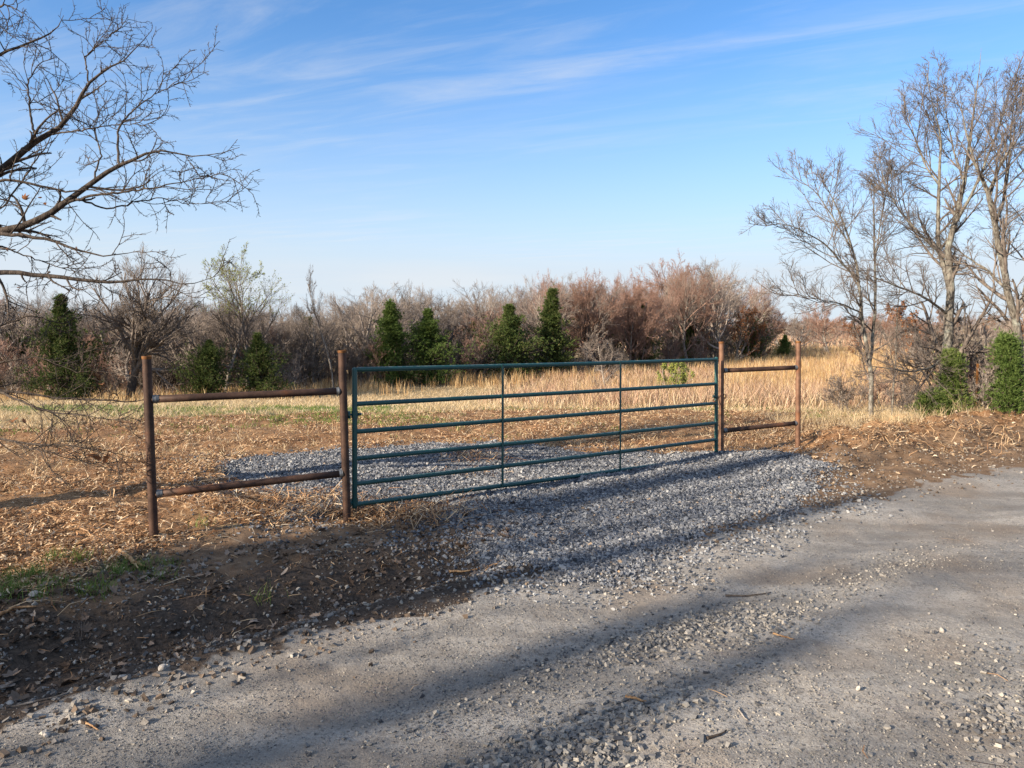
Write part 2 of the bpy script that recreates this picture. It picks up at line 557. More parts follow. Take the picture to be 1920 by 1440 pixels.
def bark_mat(name, dark, light, scale=14, lichen=None, objrand=.35):
    m, n, l, b = newmat(name, .95)
    b.inputs['Specular IOR Level'].default_value = .1
    s = S(n, l)
    co = N(n, 'ShaderNodeTexCoord').outputs['Object']
    v = s.mapping(co, (1, 1, .35))
    nz = s.noise(v, scale, 5, .65, .4)
    col = s.mix(s.rng(nz, .35, .65), c4(*dark), c4(*light))
    if lichen:
        col = s.mix(s.rng(s.noise(co, 5, 4, .6), .5, .68, 0, .75), col, c4(*lichen))
    oi = N(n, 'ShaderNodeObjectInfo')
    f = s.m('ADD', s.m('MULTIPLY', oi.outputs['Random'], objrand), 1 - objrand / 2)
    cc = N(n, 'ShaderNodeCombineColor')
    for i in range(3): l.new(f, cc.inputs[i])
    col = s.mix(1, col, cc.outputs[0], 'MULTIPLY')
    l.new(col, b.inputs['Base Color'])
    bp = N(n, 'ShaderNodeBump', inp={'Strength': .9, 'Distance': .02})
    l.new(nz, bp.inputs['Height']); l.new(bp.outputs[0], b.inputs['Normal'])
    return m


def rust_mat(name, base, light, orange=.3):
    m, n, l, b = newmat(name, .62)
    b.inputs['Metallic'].default_value = .25
    s = S(n, l)
    co = N(n, 'ShaderNodeTexCoord').outputs['Object']
    a_ = s.noise(co, 9, 6, .65)
    f_ = s.noise(co, 120, 3, .6)
    col = s.mix(s.rng(a_, .35, .7), c4(*base), c4(*light))
    col = s.mix(s.rng(s.noise(co, 3.1, 4, .6), .55, .72, 0, orange), col, c4(.30, .10, .025))
    col = s.mix(s.rng(f_, .6, .8, 0, .4), col, c4(.20, .15, .12))
    l.new(col, b.inputs['Base Color'])
    bp = N(n, 'ShaderNodeBump', inp={'Strength': .35, 'Distance': .004})
    l.new(f_, bp.inputs['Height']); l.new(bp.outputs[0], b.inputs['Normal'])
    return m


def plain(name, col, rough=.5, metal=0., dust=None):
    m, n, l, b = newmat(name, rough)
    b.inputs['Metallic'].default_value = metal
    b.inputs['Specular IOR Level'].default_value = .5
    s = S(n, l)
    co = N(n, 'ShaderNodeTexCoord').outputs['Object']
    nz = s.noise(co, 30, 5, .7)
    col = s.mix(s.rng(nz, .35, .7, 0, .5), c4(*col), s.mix(1, c4(*col), c4(.6, .6, .6), 'MULTIPLY'))
    if dust:
        g = N(n, 'ShaderNodeNewGeometry')
        sp = N(n, 'ShaderNodeSeparateXYZ'); l.new(g.outputs['Normal'], sp.inputs[0])
        up = s.rng(sp.outputs[2], .55, .95)
        col = s.mix(s.m('MULTIPLY', up, s.rng(s.noise(co, 22, 5, .7), .45, .62, 0, .6)), col, c4(*dust))
    if dust:
        sc_ = s.noise(s.mapping(co, (9, 9, 9)), 6, 5, .75)
        col = s.mix(s.rng(sc_, .62, .7, 0, .7), col, c4(.10, .12, .11))
    l.new(col, b.inputs['Base Color'])
    return m


M = dict(
    ground=ground_material(),
    stone=island_mat('crushed_stone', [(0, (.045, .048, .055)), (.35, (.12, .127, .145)), (.7, (.20, .207, .222)), (.9, (.30, .305, .31)), (.97, (.38, .375, .36)), (1, (.32, .23, .15))], .85, noise_amt=.4),
    roadstone=island_mat('road_stone', [(0, (.07, .07, .075)), (.4, (.15, .147, .145)), (.8, (.26, .24, .215)), (1, (.42, .38, .32))], .85, noise_amt=.4),
    rock=island_mat('pale_rock', [(0, (.30, .27, .23)), (1, (.46, .42, .37))], .9, noise_amt=.7),
    mulch=island_mat('mulch', [(0, (.05, .024, .011)), (.27, (.20, .098, .046)), (.58, (.45, .265, .138)), (.84, (.62, .43, .25)), (1, (.72, .59, .42))], .85, .15),
    drygrass=island_mat('dry_grass', [(0, (.26, .18, .09)), (.4, (.52, .39, .22)), (.8, (.66, .52, .33)), (1, (.74, .63, .45))], .8, .3),
    tallgrass=island_mat('tall_grass', [(0, (.28, .15, .065)), (.4, (.47, .30, .135)), (.8, (.62, .45, .23)), (1, (.72, .58, .36))], .8, .3),
    brush=island_mat('brown_brush', [(0, (.15, .08, .05)), (.5, (.36, .225, .145)), (1, (.58, .42, .30))], .85, .2),
    greengrass=island_mat('green_grass', [(0, (.06, .11, .02)), (.5, (.12, .19, .035)), (1, (.24, .30, .08))], .7, .35),
    leaftan=island_mat('tan_leaf', [(0, (.10, .06, .035)), (.4, (.27, .18, .11)), (.8, (.44, .33, .22)), (1, (.58, .48, .36))], .8, .15),
    leaflitter=island_mat('dead_leaf', [(0, (.055, .034, .022)), (.5, (.14, .095, .065)), (.85, (.24, .18, .14)), (1, (.34, .28, .23))], .75, .1),
    bark=bark_mat('bark_grey', (.10, .08, .065), (.34, .30, .26)),
    twig=bark_mat('twig_grey', (.17, .135, .115), (.33, .28, .24), objrand=.5),
    twigred=bark_mat('twig_red', (.18, .11, .085), (.34, .225, .175), objrand=.4),
    twigdark=bark_mat('twig_dark', (.10, .08, .068), (.22, .185, .16), objrand=.4),
    barkdark=bark_mat('bark_dark', (.035, .028, .024), (.10, .08, .066), 30),
    barklichen=bark_mat('bark_lichen', (.055, .046, .038), (.215, .195, .165), 26, (.27, .275, .235), .1),
    twiglight=bark_mat('twig_light', (.085, .068, .058), (.20, .165, .14), 12, None, .2),
    bud=island_mat('red_bud', [(0, (.20, .085, .06)), (.5, (.34, .165, .115)), (1, (.46, .27, .19))], .8, .3, objrand=.4),
    cedary=island_mat('cedar_leaf_mid', [(0, (.035, .07, .016)), (.5, (.085, .135, .03)), (1, (.19, .25, .07))], .7, .25),
    budfresh=island_mat('fresh_leaf', [(0, (.18, .24, .05)), (.6, (.34, .38, .09)), (1, (.46, .42, .13))], .7, .45),
    brownleaf=island_mat('brown_leaf', [(0, (.10, .04, .02)), (.5, (.26, .11, .05)), (1, (.40, .20, .09))], .75, .3, objrand=.3),
    cedar=island_mat('cedar_leaf', [(0, (.022, .042, .012)), (.5, (.065, .10, .026)), (.9, (.15, .19, .055)), (1, (.22, .17, .08))], .7, .25, objrand=.5),
    cedarb=island_mat('cedar_leaf_bright', [(0, (.05, .085, .018)), (.5, (.12, .175, .04)), (1, (.28, .33, .10))], .7, .3),
    rust=rust_mat('rusty_pipe', (.042, .024, .018), (.09, .05, .034)),
    rustl=rust_mat('rusty_pipe_pale', (.11, .058, .036), (.22, .12, .075)),
    capm=rust_mat('orange_rust', (.12, .05, .018), (.26, .12, .04), .5),
    weld=plain('weld_grey', (.16, .165, .17), .45, .6),
    gate=plain('green_gate_paint', (.005, .058, .054), .38, 0.0, (.16, .19, .18)),
    steel=plain('bare_steel', (.45, .45, .45), .35, .9),
    wire=plain('wire', (.20, .17, .15), .5, .6),
    wood=bark_mat('split_wood', (.22, .11, .05), (.48, .30, .16), 20),
)

# ------------------------------------------------------------------ ground sheet (polar grid, one surface)
rr = [0.3]
while rr[-1] < 4500:
    r_ = rr[-1]
    rr.append(r_ * (1.0065 if 2.2 < r_ < 22 else (1.02 if r_ < 120 else 1.08)))
rr = np.array(rr)
th = np.concatenate([np.linspace(-50, 50, 440, endpoint=False), np.linspace(50, 310, 100, endpoint=False)])
th = np.radians(th)
RR, TT = np.meshgrid(rr, th, indexing='ij')
gx, gy = RR * np.sin(TT), RR * np.cos(TT)
mk = masks(gx, gy)
gz = H(gx, gy)
nr, nt = RR.shape
gid = np.arange(nr * nt).reshape(nr, nt)
gq = np.stack([gid[:-1], gid[1:], np.roll(gid, -1, 1)[1:], np.roll(gid, -1, 1)[:-1]], -1).reshape(-1, 4)
gv = np.stack([gx, gy, gz], -1).reshape(-1, 3)
WA = np.stack([mk['road'], mk['grav'], mk['mul'], np.ones_like(gx)], -1).reshape(-1, 4).astype(np.float32)
WB = np.stack([mk['wet'], mk['green'], mk['dirt'] * (1 - mk['mul'] * .5), np.ones_like(gx)], -1).reshape(-1, 4).astype(np.float32)
fr = mk['road'].reshape(-1)[gq].mean(1)
fg = mk['grav'].reshape(-1)[gq].mean(1)
cls = np.where(fg > .5, 2, np.where(fr > .5, 1, 0))
for k, nm_ in ((0, 'ground'), (1, 'road'), (2, 'gravel_driveway')):
    qq = gq[cls == k]
    used, inv = np.unique(qq, return_inverse=True)
    mb = MB(); mb.add(gv[used], inv.reshape(-1, 4), None, WA[used])
    if k != 2 and (k == 0):
        pass
    o = mb.build(nm_, M['ground'])
    a = o.data.color_attributes.new('wb', 'FLOAT_COLOR', 'POINT')
    a.data.foreach_set('color', WB[used].ravel())
    tag(o, kind='structure')
# close the tiny hole under the viewer
mb = MB()
rim = gv[gid[0]]
mb.add(np.vstack([rim, rim.mean(0)[None]]), None, [(i, (i + 1) % nt, nt) for i in range(nt)], (1, 0, 0, 1))
o = mb.build('road', M['ground']); a = o.data.color_attributes.new('wb', 'FLOAT_COLOR', 'POINT')
tag(o, kind='structure')

rng = np.random.default_rng(7)


# ------------------------------------------------------------------ fence panels and gate
def post(root, bx, by, tx, ty, ztop, r, mat):
    mb = MB()
    n = 9
    u = np.linspace(0, 1, n)
    P = np.stack([bx + (tx - bx) * u, by + (ty - by) * u, -.35 + (ztop + .35) * u], -1)
    tube(mb, P, np.full(n, r), 20)
    # rim of the open pipe end
    tube(mb, np.array([[tx, ty, ztop], [tx, ty, ztop - .12]]), np.array([r - .006, r - .006]), 20)
    k = 20; a = np.arange(k) * 2 * math.pi / k
    o_ = np.stack([tx + r * np.cos(a), ty + r * np.sin(a), np.full(k, ztop + .0005)], -1)
    i_ = np.stack([tx + (r - .006) * np.cos(a), ty + (r - .006) * np.sin(a), np.full(k, ztop + .0005)], -1)
    mb.add(np.vstack([o_, i_]), [(i, (i + 1) % k, k + (i + 1) % k, k + i) for i in range(k)])
    p = mb.build('post', mat, root)
    cb = MB()
    tube(cb, np.array([[tx, ty, ztop - .022], [tx, ty, ztop - .016], [tx, ty, ztop + .002]]), np.array([r + .0005, r + .003, r + .003]), 20)
    cb.build('rusty_rim', M['capm'], p)
    return p


def weld(root, c, axis, r, L):
    c = np.asarray(c, float); axis = nrm(np.asarray(axis, float))
    mb = MB(); n = 7
    u = np.linspace(0, L, n)[:, None]
    w = np.random.default_rng(int(abs(c[0]) * 1000)).uniform(-.002, .002, n)
    tube(mb, c + axis * u, r + .004 + w - np.linspace(0, .003, n), 14)
    mb.build('weld_joint', M['weld'], root)


def pipe_panel(name_, A, B, rails, label, mats):
    """A, B: (bx,by,tx,ty,ztop,r); rails: list of (zA,zB)"""
    root = empty('pipe_fence_panel', (0, 0, 0))
    tag(root, label, 'fence', 'rusty pipe fence wings either side of the gate')
    post(root, *A, mats[0]); post(root, *B, mats[1])
    for za, zb in rails:
        a0 = np.array([A[0] + (A[2] - A[0]) * (za + .35) / (A[4] + .35), A[1], za])
        b0 = np.array([B[0] + (B[2] - B[0]) * (zb + .35) / (B[4] + .35), B[1], zb])
        d = nrm(b0 - a0)
        mb = MB()
        bar(mb, a0 + d * (A[5] * .7), b0 - d * (B[5] * .7), .030, 18, True, 6)
        mb.build('rail', mats[2], root)
        weld(root, a0 + d * (A[5] - .004), d, .031, .045)
        weld(root, b0 - d * (B[5] - .004), -d, .031, .03)
    return root


def postspec(bp, tpx, tpy, r):
    x, y = G(*bp)
    t = at(tpx, tpy, y)
    return (x, y, t[0], y, t[2], r)


p1 = postspec((289, 1012), 275, 668, .034)
p2 = postspec((652, 976), 641, 657, .034)
p3 = postspec((1353, 852), 1353, 641, .034)
p4 = postspec((1497, 846), 1497, 640, .034)


def zat(py, Y): return float(at(960, py, Y)[2])


pipe_panel('a', p1, p2, [(zat(749, p1[1]), zat(733, p2[1])), (zat(927, p1[1]), zat(887, p2[1]))],
           'dark rusty pipe fence panel left of the green gate, two rails between two posts', (M['rust'], M['rust'], M['rust']))
pipe_panel('b', p3, p4, [(zat(695, p3[1]), zat(689, p4[1])), (zat(808, p3[1]), zat(793, p4[1]))],
           'short paler rusty pipe fence panel right of the green gate by the dirt mound', (M['rustl'], M['rustl'], M['rust']))

YL, YR = p2[1] + .06, p3[1] - .12
gl = lambda py: at(665, py, YL)
gr = lambda py: at(1343, py, YR)
railsY = [(693, 674), (757.5, 719.5), (809.5, 756), (860, 793), (907.5, 824), (946, 857)]
gate = empty('farm_gate', (0, 0, 0))
tag(gate, 'long green tubular steel farm gate with six rails, closed across the gravel drive', 'gate')
for a_, b_ in railsY:
    A_, B_ = gl(a_), gr(b_)
    mb = MB(); d = nrm(B_ - A_)
    n = 12; u = np.linspace(0, 1, n)[:, None]
    P = (A_ + d * .010) + (B_ - A_ - d * .020) * u
    P[:, 2] -= .006 * np.sin(np.pi * u[:, 0])
    tube(mb, P, np.full(n, .0215), 14)
    mb.build('rail', M['gate'], gate)
for (f, top, bot) in ((gl, 689, 953), (gr, 669, 862)):
    mb = MB(); A_, B_ = f(top), f(bot)
    dz = (A_[2] - B_[2])
    u = np.array([0, .004, .01, .02, .98, 1.0])[:, None]
    tube(mb, A_ + (B_ - A_) * u, np.array([.006, .017, .0225, .024, .024, .023]), 14, True)
    mb.build('stile', M['gate'], gate)
A0, B0 = gl(693), gr(674)
A5, B5 = gl(946), gr(857)
dg = nrm((B0 - A0) * np.array([1, 1, 0]))
ng = np.array([dg[1], -dg[0], 0])        # faces the road
for px in (940, 1160):
    k = (px - 960) / 1400.0 / cP
    # solve along the gate line for x = k*y
    t = (k * A0[1] - A0[0]) / ((B0[0] - A0[0]) - k * (B0[1] - A0[1]))
    T0, T1 = A0 + (B0 - A0) * t, A5 + (B5 - A5) * t
    off = ng * .025
    mb = MB()
    w, th_ = dg * .0125, ng * .003
    c = []
    for P in (T0 + np.array([0, 0, .012]), T1 + np.array([0, 0, -.012])):
        for s1, s2 in ((-1, -1), (1, -1), (1, 1), (-1, 1)):
            c.append(P + off + w * s1 + th_ * s2)
    mb.add(c, [(0, 1, 5, 4), (1, 2, 6, 5), (2, 3, 7, 6), (3, 0, 4, 7), (0, 3, 2, 1), (4, 5, 6, 7)])
    mb.build('brace', M['gate'], gate, False)
for py, bolt in ((777, True), (941, False)):
    c = gl(py); pz = c[2]
    xp = p2[0] + (p2[2] - p2[0]) * (pz + .35) / (p2[4] + .35)
    mb = MB()
    d = nrm(np.array([xp - c[0], p2[1] - c[1], 0]))
    dist = math.hypot(xp - c[0], p2[1] - c[1])
    bar(mb, c + d * .02, c + d * (dist - .03), .010, 10)
    tube(mb, np.array([c + [0, 0, -.03], c + [0, 0, .03]]), np.array([.030, .030]), 14)
    a1 = c + d * .055
    tube(mb, np.array([a1 + [0, 0, -.032], a1 + [0, 0, .032]]), np.array([.016, .016]), 12, True)
    h = mb.build('hinge', M['gate'], gate)
    if bolt:
        nb = MB(); e_ = c - d * .028 + ng * .012
        bar(nb, e_, e_ - d * .022, .014, 6)
        nb.build('nut', M['gate'], h)
        nb = MB(); bar(nb, e_ - d * .022, e_ - d * .034, .008, 10)
        nb.build('bolt', M['steel'], h)


def torus(mb, c, u, v, a, b, r, n=14, k=6):
    t = np.arange(n + 1) * 2 * math.pi / n
    P = c + np.outer(np.cos(t) * a, u) + np.outer(np.sin(t) * b, v)
    tube(mb, P, np.full(n + 1, r), k)


# latch chain around stile and post
ch = empty('gate_chain', (0, 0, 0))
tag(ch, 'short rusty chain looped round the gate end and the latch post', 'chain')
cz = zat(748, YR)
c0 = np.array([at(1343, 748, YR)[0], YR, cz]); c1 = np.array([p3[0], p3[1], cz + .02])
dd = nrm(c1 - c0); up = np.array([0, 0, 1.]); sd_ = np.cross(dd, up)
L_ = np.linalg.norm(c1 - c0)
t = np.linspace(0, 2 * math.pi, 27)[:-1]
ctr = (c0 + c1) / 2
loop = ctr + np.outer(np.cos(t) * (L_ / 2 + .055), dd) + np.outer(np.sin(t) * .05, sd_)
loop[:, 2] += -.03 * np.cos(2 * t) + .02 * np.sin(t)
for i in range(26):
    p, q_ = loop[i], loop[(i + 1) % 26]
    u_ = nrm(q_ - p); v_ = nrm(np.cross(u_, up)) if i % 2 else up
    mb = MB(); torus(mb, (p + q_) / 2, u_, v_, .019, .008, .0032, 10, 5)
    mb.build('link', M['rustl'], ch)
mb = MB()
lk = c0 + np.array([-.03, -.03, .035])
bar(mb, lk + [-.025, 0, 0], lk + [.022, 0, .0], .017, 8)
torus(mb, lk + np.array([0, 0, .02]), np.array([1., 0, 0]), up, .014, .02, .004)
mb.build('lock', M['gate'], ch)
# ------------------------------------------------------------------ branching
def grow(rg, st, d, L, r0, r1, n, wig, up=0.0, out=None):
    B = len(st)
    d = nrm(np.asarray(d, float)).copy(); P = [np.asarray(st, float)]
    step = (L / (n - 1))[:, None]
    bias = rg.normal(size=(B, 3)) * wig * .5
    for i in range(n - 1):
        d = nrm(d + rg.normal(size=(B, 3)) * wig + bias + np.array([0, 0, 1.]) * up)
        P.append(P[-1] + d * step)
    P = np.stack(P, 1)
    u = np.linspace(0, 1, n)[None]
    R = r0[:, None] * (1 - u) + r1[:, None] * u
    return P, R


def kids(rg, P, R, per, u0, u1, a0, a1, l0, l1, n, wig, up=0.0, rr_=.62, rmin=.003, tipf=.35, fall=.55, absl=False, tend=None, strat=True):
    B, m, _ = P.shape
    base = (np.arange(per)[None] + rg.random((B, per))) / per if strat else rg.random((B, per))
    u = u0 + (u1 - u0) * base
    f = u * (m - 1); i = np.minimum(f.astype(int), m - 2); w = f - i
    b = np.arange(B)[:, None]
    st = P[b, i] * (1 - w)[..., None] + P[b, i + 1] * w[..., None]
    T = nrm(P[b, i + 1] - P[b, i])
    r = R[b, i] * (1 - w) + R[b, i + 1] * w
    rnd = rg.normal(size=(B, per, 3))
    if tend is not None: rnd = rnd + tend
    pp = nrm(rnd - (rnd * T).sum(-1, keepdims=True) * T)
    an = rg.uniform(a0, a1, (B, per))[..., None]
    d = T * np.cos(an) + pp * np.sin(an)
    if absl: L = rg.uniform(l0, l1, (B, per)) * (1.05 - fall * u)
    else:
        PL = np.linalg.norm(np.diff(P, axis=1), axis=-1).sum(1)[:, None]
        L = PL * rg.uniform(l0, l1, (B, per)) * (1.05 - fall * u)
    r0 = np.maximum(r * rr_, rmin)
    return grow(rg, st.reshape(-1, 3), d.reshape(-1, 3), L.reshape(-1), r0.reshape(-1), np.maximum(r0 * tipf, rmin * .6).reshape(-1), n, wig, up)


def leaves(mb, rg, P, per, size, spread=.04, down=0.0, u0=.3):
    """small two-triangle leaves near the ends of twigs"""
    B, m, _ = P.shape
    u = rg.uniform(u0, 1, (B, per)) * (m - 1)
    i = np.minimum(u.astype(int), m - 2); w = u - i
    b = np.arange(B)[:, None]
    c = (P[b, i] * (1 - w)[..., None] + P[b, i + 1] * w[..., None]).reshape(-1, 3)
    c = c + rg.normal(size=c.shape) * spread
    N_ = len(c)
    a = nrm(rg.normal(size=(N_, 3)) + np.array([0, 0, -down]))
    s = nrm(np.cross(a, rg.normal(size=(N_, 3))))
    nn = np.cross(a, s)
    z = size * rg.uniform(.6, 1.3, (N_, 1))
    v = np.stack([c, c + a * z * .5 + s * z * .38 + nn * z * .12, c + a * z, c + a * z * .5 - s * z * .38 + nn * z * .12], 1)
    k = np.arange(N_)[:, None] * 4
    t = np.concatenate([k + [0, 1, 2], k + [0, 2, 3]], 1).reshape(-1, 3)
    mb.add(v, None, t)


def smooth_path(pts, n):
    pts = np.asarray(pts, float)
    d = np.r_[0, np.cumsum(np.linalg.norm(np.diff(pts[:, :3], axis=0), axis=1))]
    t = np.linspace(0, d[-1], n)
    # Catmull-like smoothing: dense linear then blur
    D = np.linspace(0, d[-1], n * 6)
    Q = np.stack([np.interp(D, d, pts[:, j]) for j in range(pts.shape[1])], 1)
    for _ in range(int(n * .8)):
        Q[1:-1] = (Q[:-2] + 2 * Q[1:-1] + Q[2:]) / 4
    return np.stack([np.interp(t, D, Q[:, j]) for j in range(pts.shape[1])], 1)


def bare_design(seed, h=6.0, stems=1, spread=.55, limb=9, sub=7, tw=7, tl=4, up=.12, wig=.13, r=.135, twr=.0045, buds=0, budsize=.05, kind='bare', low=.25, ang=(.5, 1.1), leafmin=0.0):
    rg = np.random.default_rng(seed)
    mt, mc, ml = MB(), MB(), MB()
    st = np.zeros((stems, 3)); st[:, :2] = rg.normal(size=(stems, 2)) * .12 * (stems > 1); st[:, 2] = -.15
    d = np.array([[0, 0, 1.]]) + np.c_[rg.normal(size=(stems, 2)) * (.10 if stems == 1 else .28), np.zeros(stems)]
    P0, R0 = grow(rg, st, d, np.full(stems, h * .80), np.full(stems, r), np.full(stems, r * .22), 12, wig * .45, .05)
    R0[:, 0] *= 1.35
    tube(mt, P0, R0, 7)
    P1, R1 = kids(rg, P0, R0, limb, low, 1.0, *ang, spread * .75, spread * 1.1, 9, wig, up, .60, .012, .25, .62)
    R1 = R1 * 1.15
    tube(mc, P1, R1, 5)
    P2, R2 = kids(rg, P1, R1, sub, .2, 1.0, .3, .85, .30, .65, 7, wig * .7, up * .9, .58, .007, .4, .5)
    tube(mc, P2, R2, 4)
    P3, R3 = kids(rg, P2, R2, tw, .15, 1.0, .3, .8, .32, .7, 5, wig * .5, up * .8, .6, twr, .5, .45)
    tube(mc, P3, R3, 3)
    P4, R4 = kids(rg, P3, R3, tl, .15, 1.0, .25, .7, .4, .9, 3, wig * .3, up * .5, .7, twr * .8, .7, .4)
    tube(mc, P4, R4, 3)
    if buds: leaves(ml, rg, P4[P4[:, -1, 2] > leafmin * h], buds, budsize, .02, .3 if kind == 'brown' else -.2)
    top = max(P4[..., 2].max(), P0[..., 2].max())
    wd = np.abs(P4[..., :2]).max()
    return dict(h=top, w=wd, trunk=mt, crown=mc, leaf=ml if buds else None)


DES = {}


def design(key, trunkmat, crownmat, leafmat=None, leafname='buds', **kw):
    d = bare_design(**kw)
    DES[key] = dict(h=d['h'], w=d['w'], trunk=d['trunk'].mesh('trunk', trunkmat), crown=d['crown'].mesh('crown', crownmat),
                    leaf=d['leaf'].mesh(leafname, leafmat, False) if d['leaf'] else None, leafname=leafname)


def cedar_mesh(seed, h=4.0, w=1.0, n=170, tufts=26, blades=12, bl=.095, bw=.011, mat=None, shape='cone', rag=0.0):
    rg = np.random.default_rng(seed)
    mt, mf = MB(), MB()
    P0, R0 = grow(rg, np.array([[0, 0, -.1]]), np.array([[0, 0, 1.]]), np.array([h * .97]), np.array([h * .02 + .02]), np.array([.01]), 10, .03, .05)
    tube(mt, P0, R0, 6)
    z = np.sort(rg.random(n) ** 0.85)
    prof = (np.sin(np.clip(z * 1.02 + .10, 0, 1) ** .62 * math.pi) ** .75 if shape == 'round' else np.clip(1.04 - z, 0, 1) ** .95 * sstep(-.08, .14, z))
    lob = 1 + .30 * np.sin(rg.uniform(0, 6.28) + z * rg.uniform(7, 12))
    f = z * 9; i = np.minimum(f.astype(int), 8); ww = (f - i)[:, None]
    st = P0[0][i] * (1 - ww) + P0[0][i + 1] * ww
    a = rg.random(n) * 2 * math.pi
    ph = rg.uniform(0, 6.28, 4)
    azl = 1 + .22 * np.sin(2 * a + ph[0] + 3 * z) + .18 * np.sin(3 * a + ph[1] - 9 * z) + .16 * np.sin(a + ph[2] + 14 * z)
    L = w * prof * (.35 + .95 * rg.random(n) ** 1.3) * (.7 + .3 * lob) * azl * (1 + rag * np.abs(rg.normal(size=n)) * (rg.random(n) < .35)) * (1 - rag * .3) + .05
    el = .15 + .85 * z + rg.normal(size=n) * .2
    d = np.stack([np.cos(a) * np.cos(el), np.sin(a) * np.cos(el), np.sin(el)], 1)
    P1, R1 = grow(rg, st, d, L, np.full(n, .02), np.full(n, .004), 6, .10, .05)
    tube(mt, P1, R1, 3)
    u = rg.uniform(.35, 1.1, (n, tufts)) * 5
    i = np.minimum(u.astype(int), 4); w_ = u - i
    b = np.arange(n)[:, None]
    c = P1[b, i] * (1 - w_)[..., None] + P1[b, i + 1] * w_[..., None]
    T = nrm(P1[b, i + 1] - P1[b, i])
    off = rg.normal(size=c.shape) * (.11 + .05 * (L[:, None, None])) * .55
    c = (c + off).reshape(-1, 3); T = T.reshape(-1, 3); off = off.reshape(-1, 3)
    c = np.repeat(c, blades, 0); T = np.repeat(T, blades, 0); off = np.repeat(off, blades, 0)
    N_ = len(c)
    dd_ = nrm(T * .8 + nrm(off) * .5 + rg.normal(size=(N_, 3)) * .55 + np.array([0, 0, .35]))
    s_ = nrm(np.cross(dd_, rg.normal(size=(N_, 3))))
    ln = bl * rg.uniform(.6, 1.4, (N_, 1))
    v = np.stack([c - s_ * bw, c + s_ * bw, c + dd_ * ln], 1)
    mf.add(v, None, (np.arange(N_)[:, None] * 3 + [0, 1, 2]))
    return dict(h=h, w=w, trunk=mt.mesh('trunk', M['barkdark']), crown=mf.mesh('foliage', mat or M['cedar'], False), leaf=None)


OB = dict(trunkmat=M['bark'])
design('a', M['bark'], M['twig'], seed=11, h=6, spread=.95, limb=14, ang=(.6, 1.25), up=.045)
design('b', M['bark'], M['twig'], seed=12, h=6, stems=2, spread=.8, limb=10, ang=(.6, 1.2), up=.05)
design('c', M['bark'], M['twigred'], M['bud'], seed=13, h=6, stems=2, spread=.85, up=.05, buds=1, budsize=.04, limb=10, tl=5, ang=(.6, 1.2))
design('d', M['bark'], M['twigred'], M['bud'], seed=14, h=6, spread=1.0, up=.045, buds=1, budsize=.04, tl=5, limb=14, ang=(.6, 1.25))
design('e', M['bark'], M['twigdark'], seed=15, h=6, spread=.9, wig=.17, up=.05, limb=12, ang=(.7, 1.3))
design('f', M['bark'], M['twigred'], M['bud'], seed=16, h=6, stems=3, spread=.7, up=.07, limb=9, tl=5, buds=1, budsize=.035)
design('g', M['bark'], M['twig'], M['brownleaf'], 'leaves', seed=17, h=5, spread=.6, low=.08, buds=2, budsize=.10, kind='brown', tl=3)
design('s', M['bark'], M['twig'], seed=21, h=3, stems=5, spread=.6, limb=6, sub=6, tw=6, tl=4, r=.035, low=.1)
design('t', M['bark'], M['twigdark'], seed=22, h=2.4, stems=7, spread=.7, limb=6, sub=6, tw=5, tl=4, r=.025, low=.05, wig=.24)
design('u', M['bark'], M['twigred'], seed=23, h=3, stems=4, spread=.6, limb=7, sub=6, tw=6, tl=4, r=.03, low=.1)
# single specimens
design('bigoak', M['barkdark'], M['twigdark'], seed=31, h=7, spread=.85, limb=26, sub=9, tw=7, tl=4, r=.26, low=.15, ang=(.45, 1.35), wig=.12, up=.05, twr=.0055)
design('budding', M['bark'], M['twiglight'], M['budfresh'], 'young_leaves', seed=36, h=8, stems=1, spread=.72, limb=17, sub=8, tw=7, tl=4, r=.11, low=.22, up=.07, buds=1, budsize=.07, ang=(.5, 1.0), wig=.11, leafmin=.56)
design('curly', M['bark'], M['twigdark'], seed=33, h=6, spread=.42, limb=9, sub=7, tw=6, tl=3, r=.10, low=.45, up=.12, wig=.26, ang=(.4, .9))
design('lone', M['bark'], M['twig'], seed=34, h=4.6, spread=.62, limb=26, sub=8, tw=7, tl=4, r=.07, low=.10, ang=(.9, 1.5), up=.02, wig=.13)
design('redround', M['bark'], M['twigred'], M['bud'], seed=35, h=6, spread=1.0, limb=18, sub=9, tw=7, tl=5, r=.13, low=.22, buds=1, budsize=.04, ang=(.5, 1.2), up=.05)
CED = [cedar_mesh(41, 4, 1.1, n=230, tufts=26), cedar_mesh(42, 4, 1.25, n=260, tufts=26, shape='round'), cedar_mesh(43, 4, .85, n=200, tufts=26), cedar_mesh(44, 3, 1.3, n=240, tufts=24, shape='round')]


def plant(D, name, loc, hgt, wscale=1.0, rz=None, label='', cat='tree', group=None, lean=0.0):
    s = hgt / D['h']
    o = empty(name, loc, rng.uniform(0, 6.28) if rz is None else rz)
    o.rotation_euler[0] = rng.normal() * .03 + lean
    o.scale = (s * wscale, s * wscale, s)
    tag(o, label, cat, group)
    link('trunk', D['trunk'], o)
    link('foliage' if D['crown'].name.startswith('foliage') else 'crown', D['crown'], o)
    if D['leaf']: link(D.get('leafname', 'buds'), D['leaf'], o)
    return o


def gz1(x, y): return float(H(np.array([x]), np.array([y]))[0])


def place(px, Y, toppy, D, name, label, cat='tree', group=None, wpx=None, **kw):
    """tree standing at forward distance Y, crown top reaching the photo height toppy"""
    x = at(px, 612, Y)[0]
    z = gz1(x, Y)
    hgt = at(px, toppy, Y)[2] - z
    ws = 1.0
    if wpx: ws = (wpx / 2 / 1400 * Y) / (D['w'] * hgt / D['h'])
    return plant(D, name, (x, Y, z - .05), hgt, ws, label=label, cat=cat, group=group, **kw)


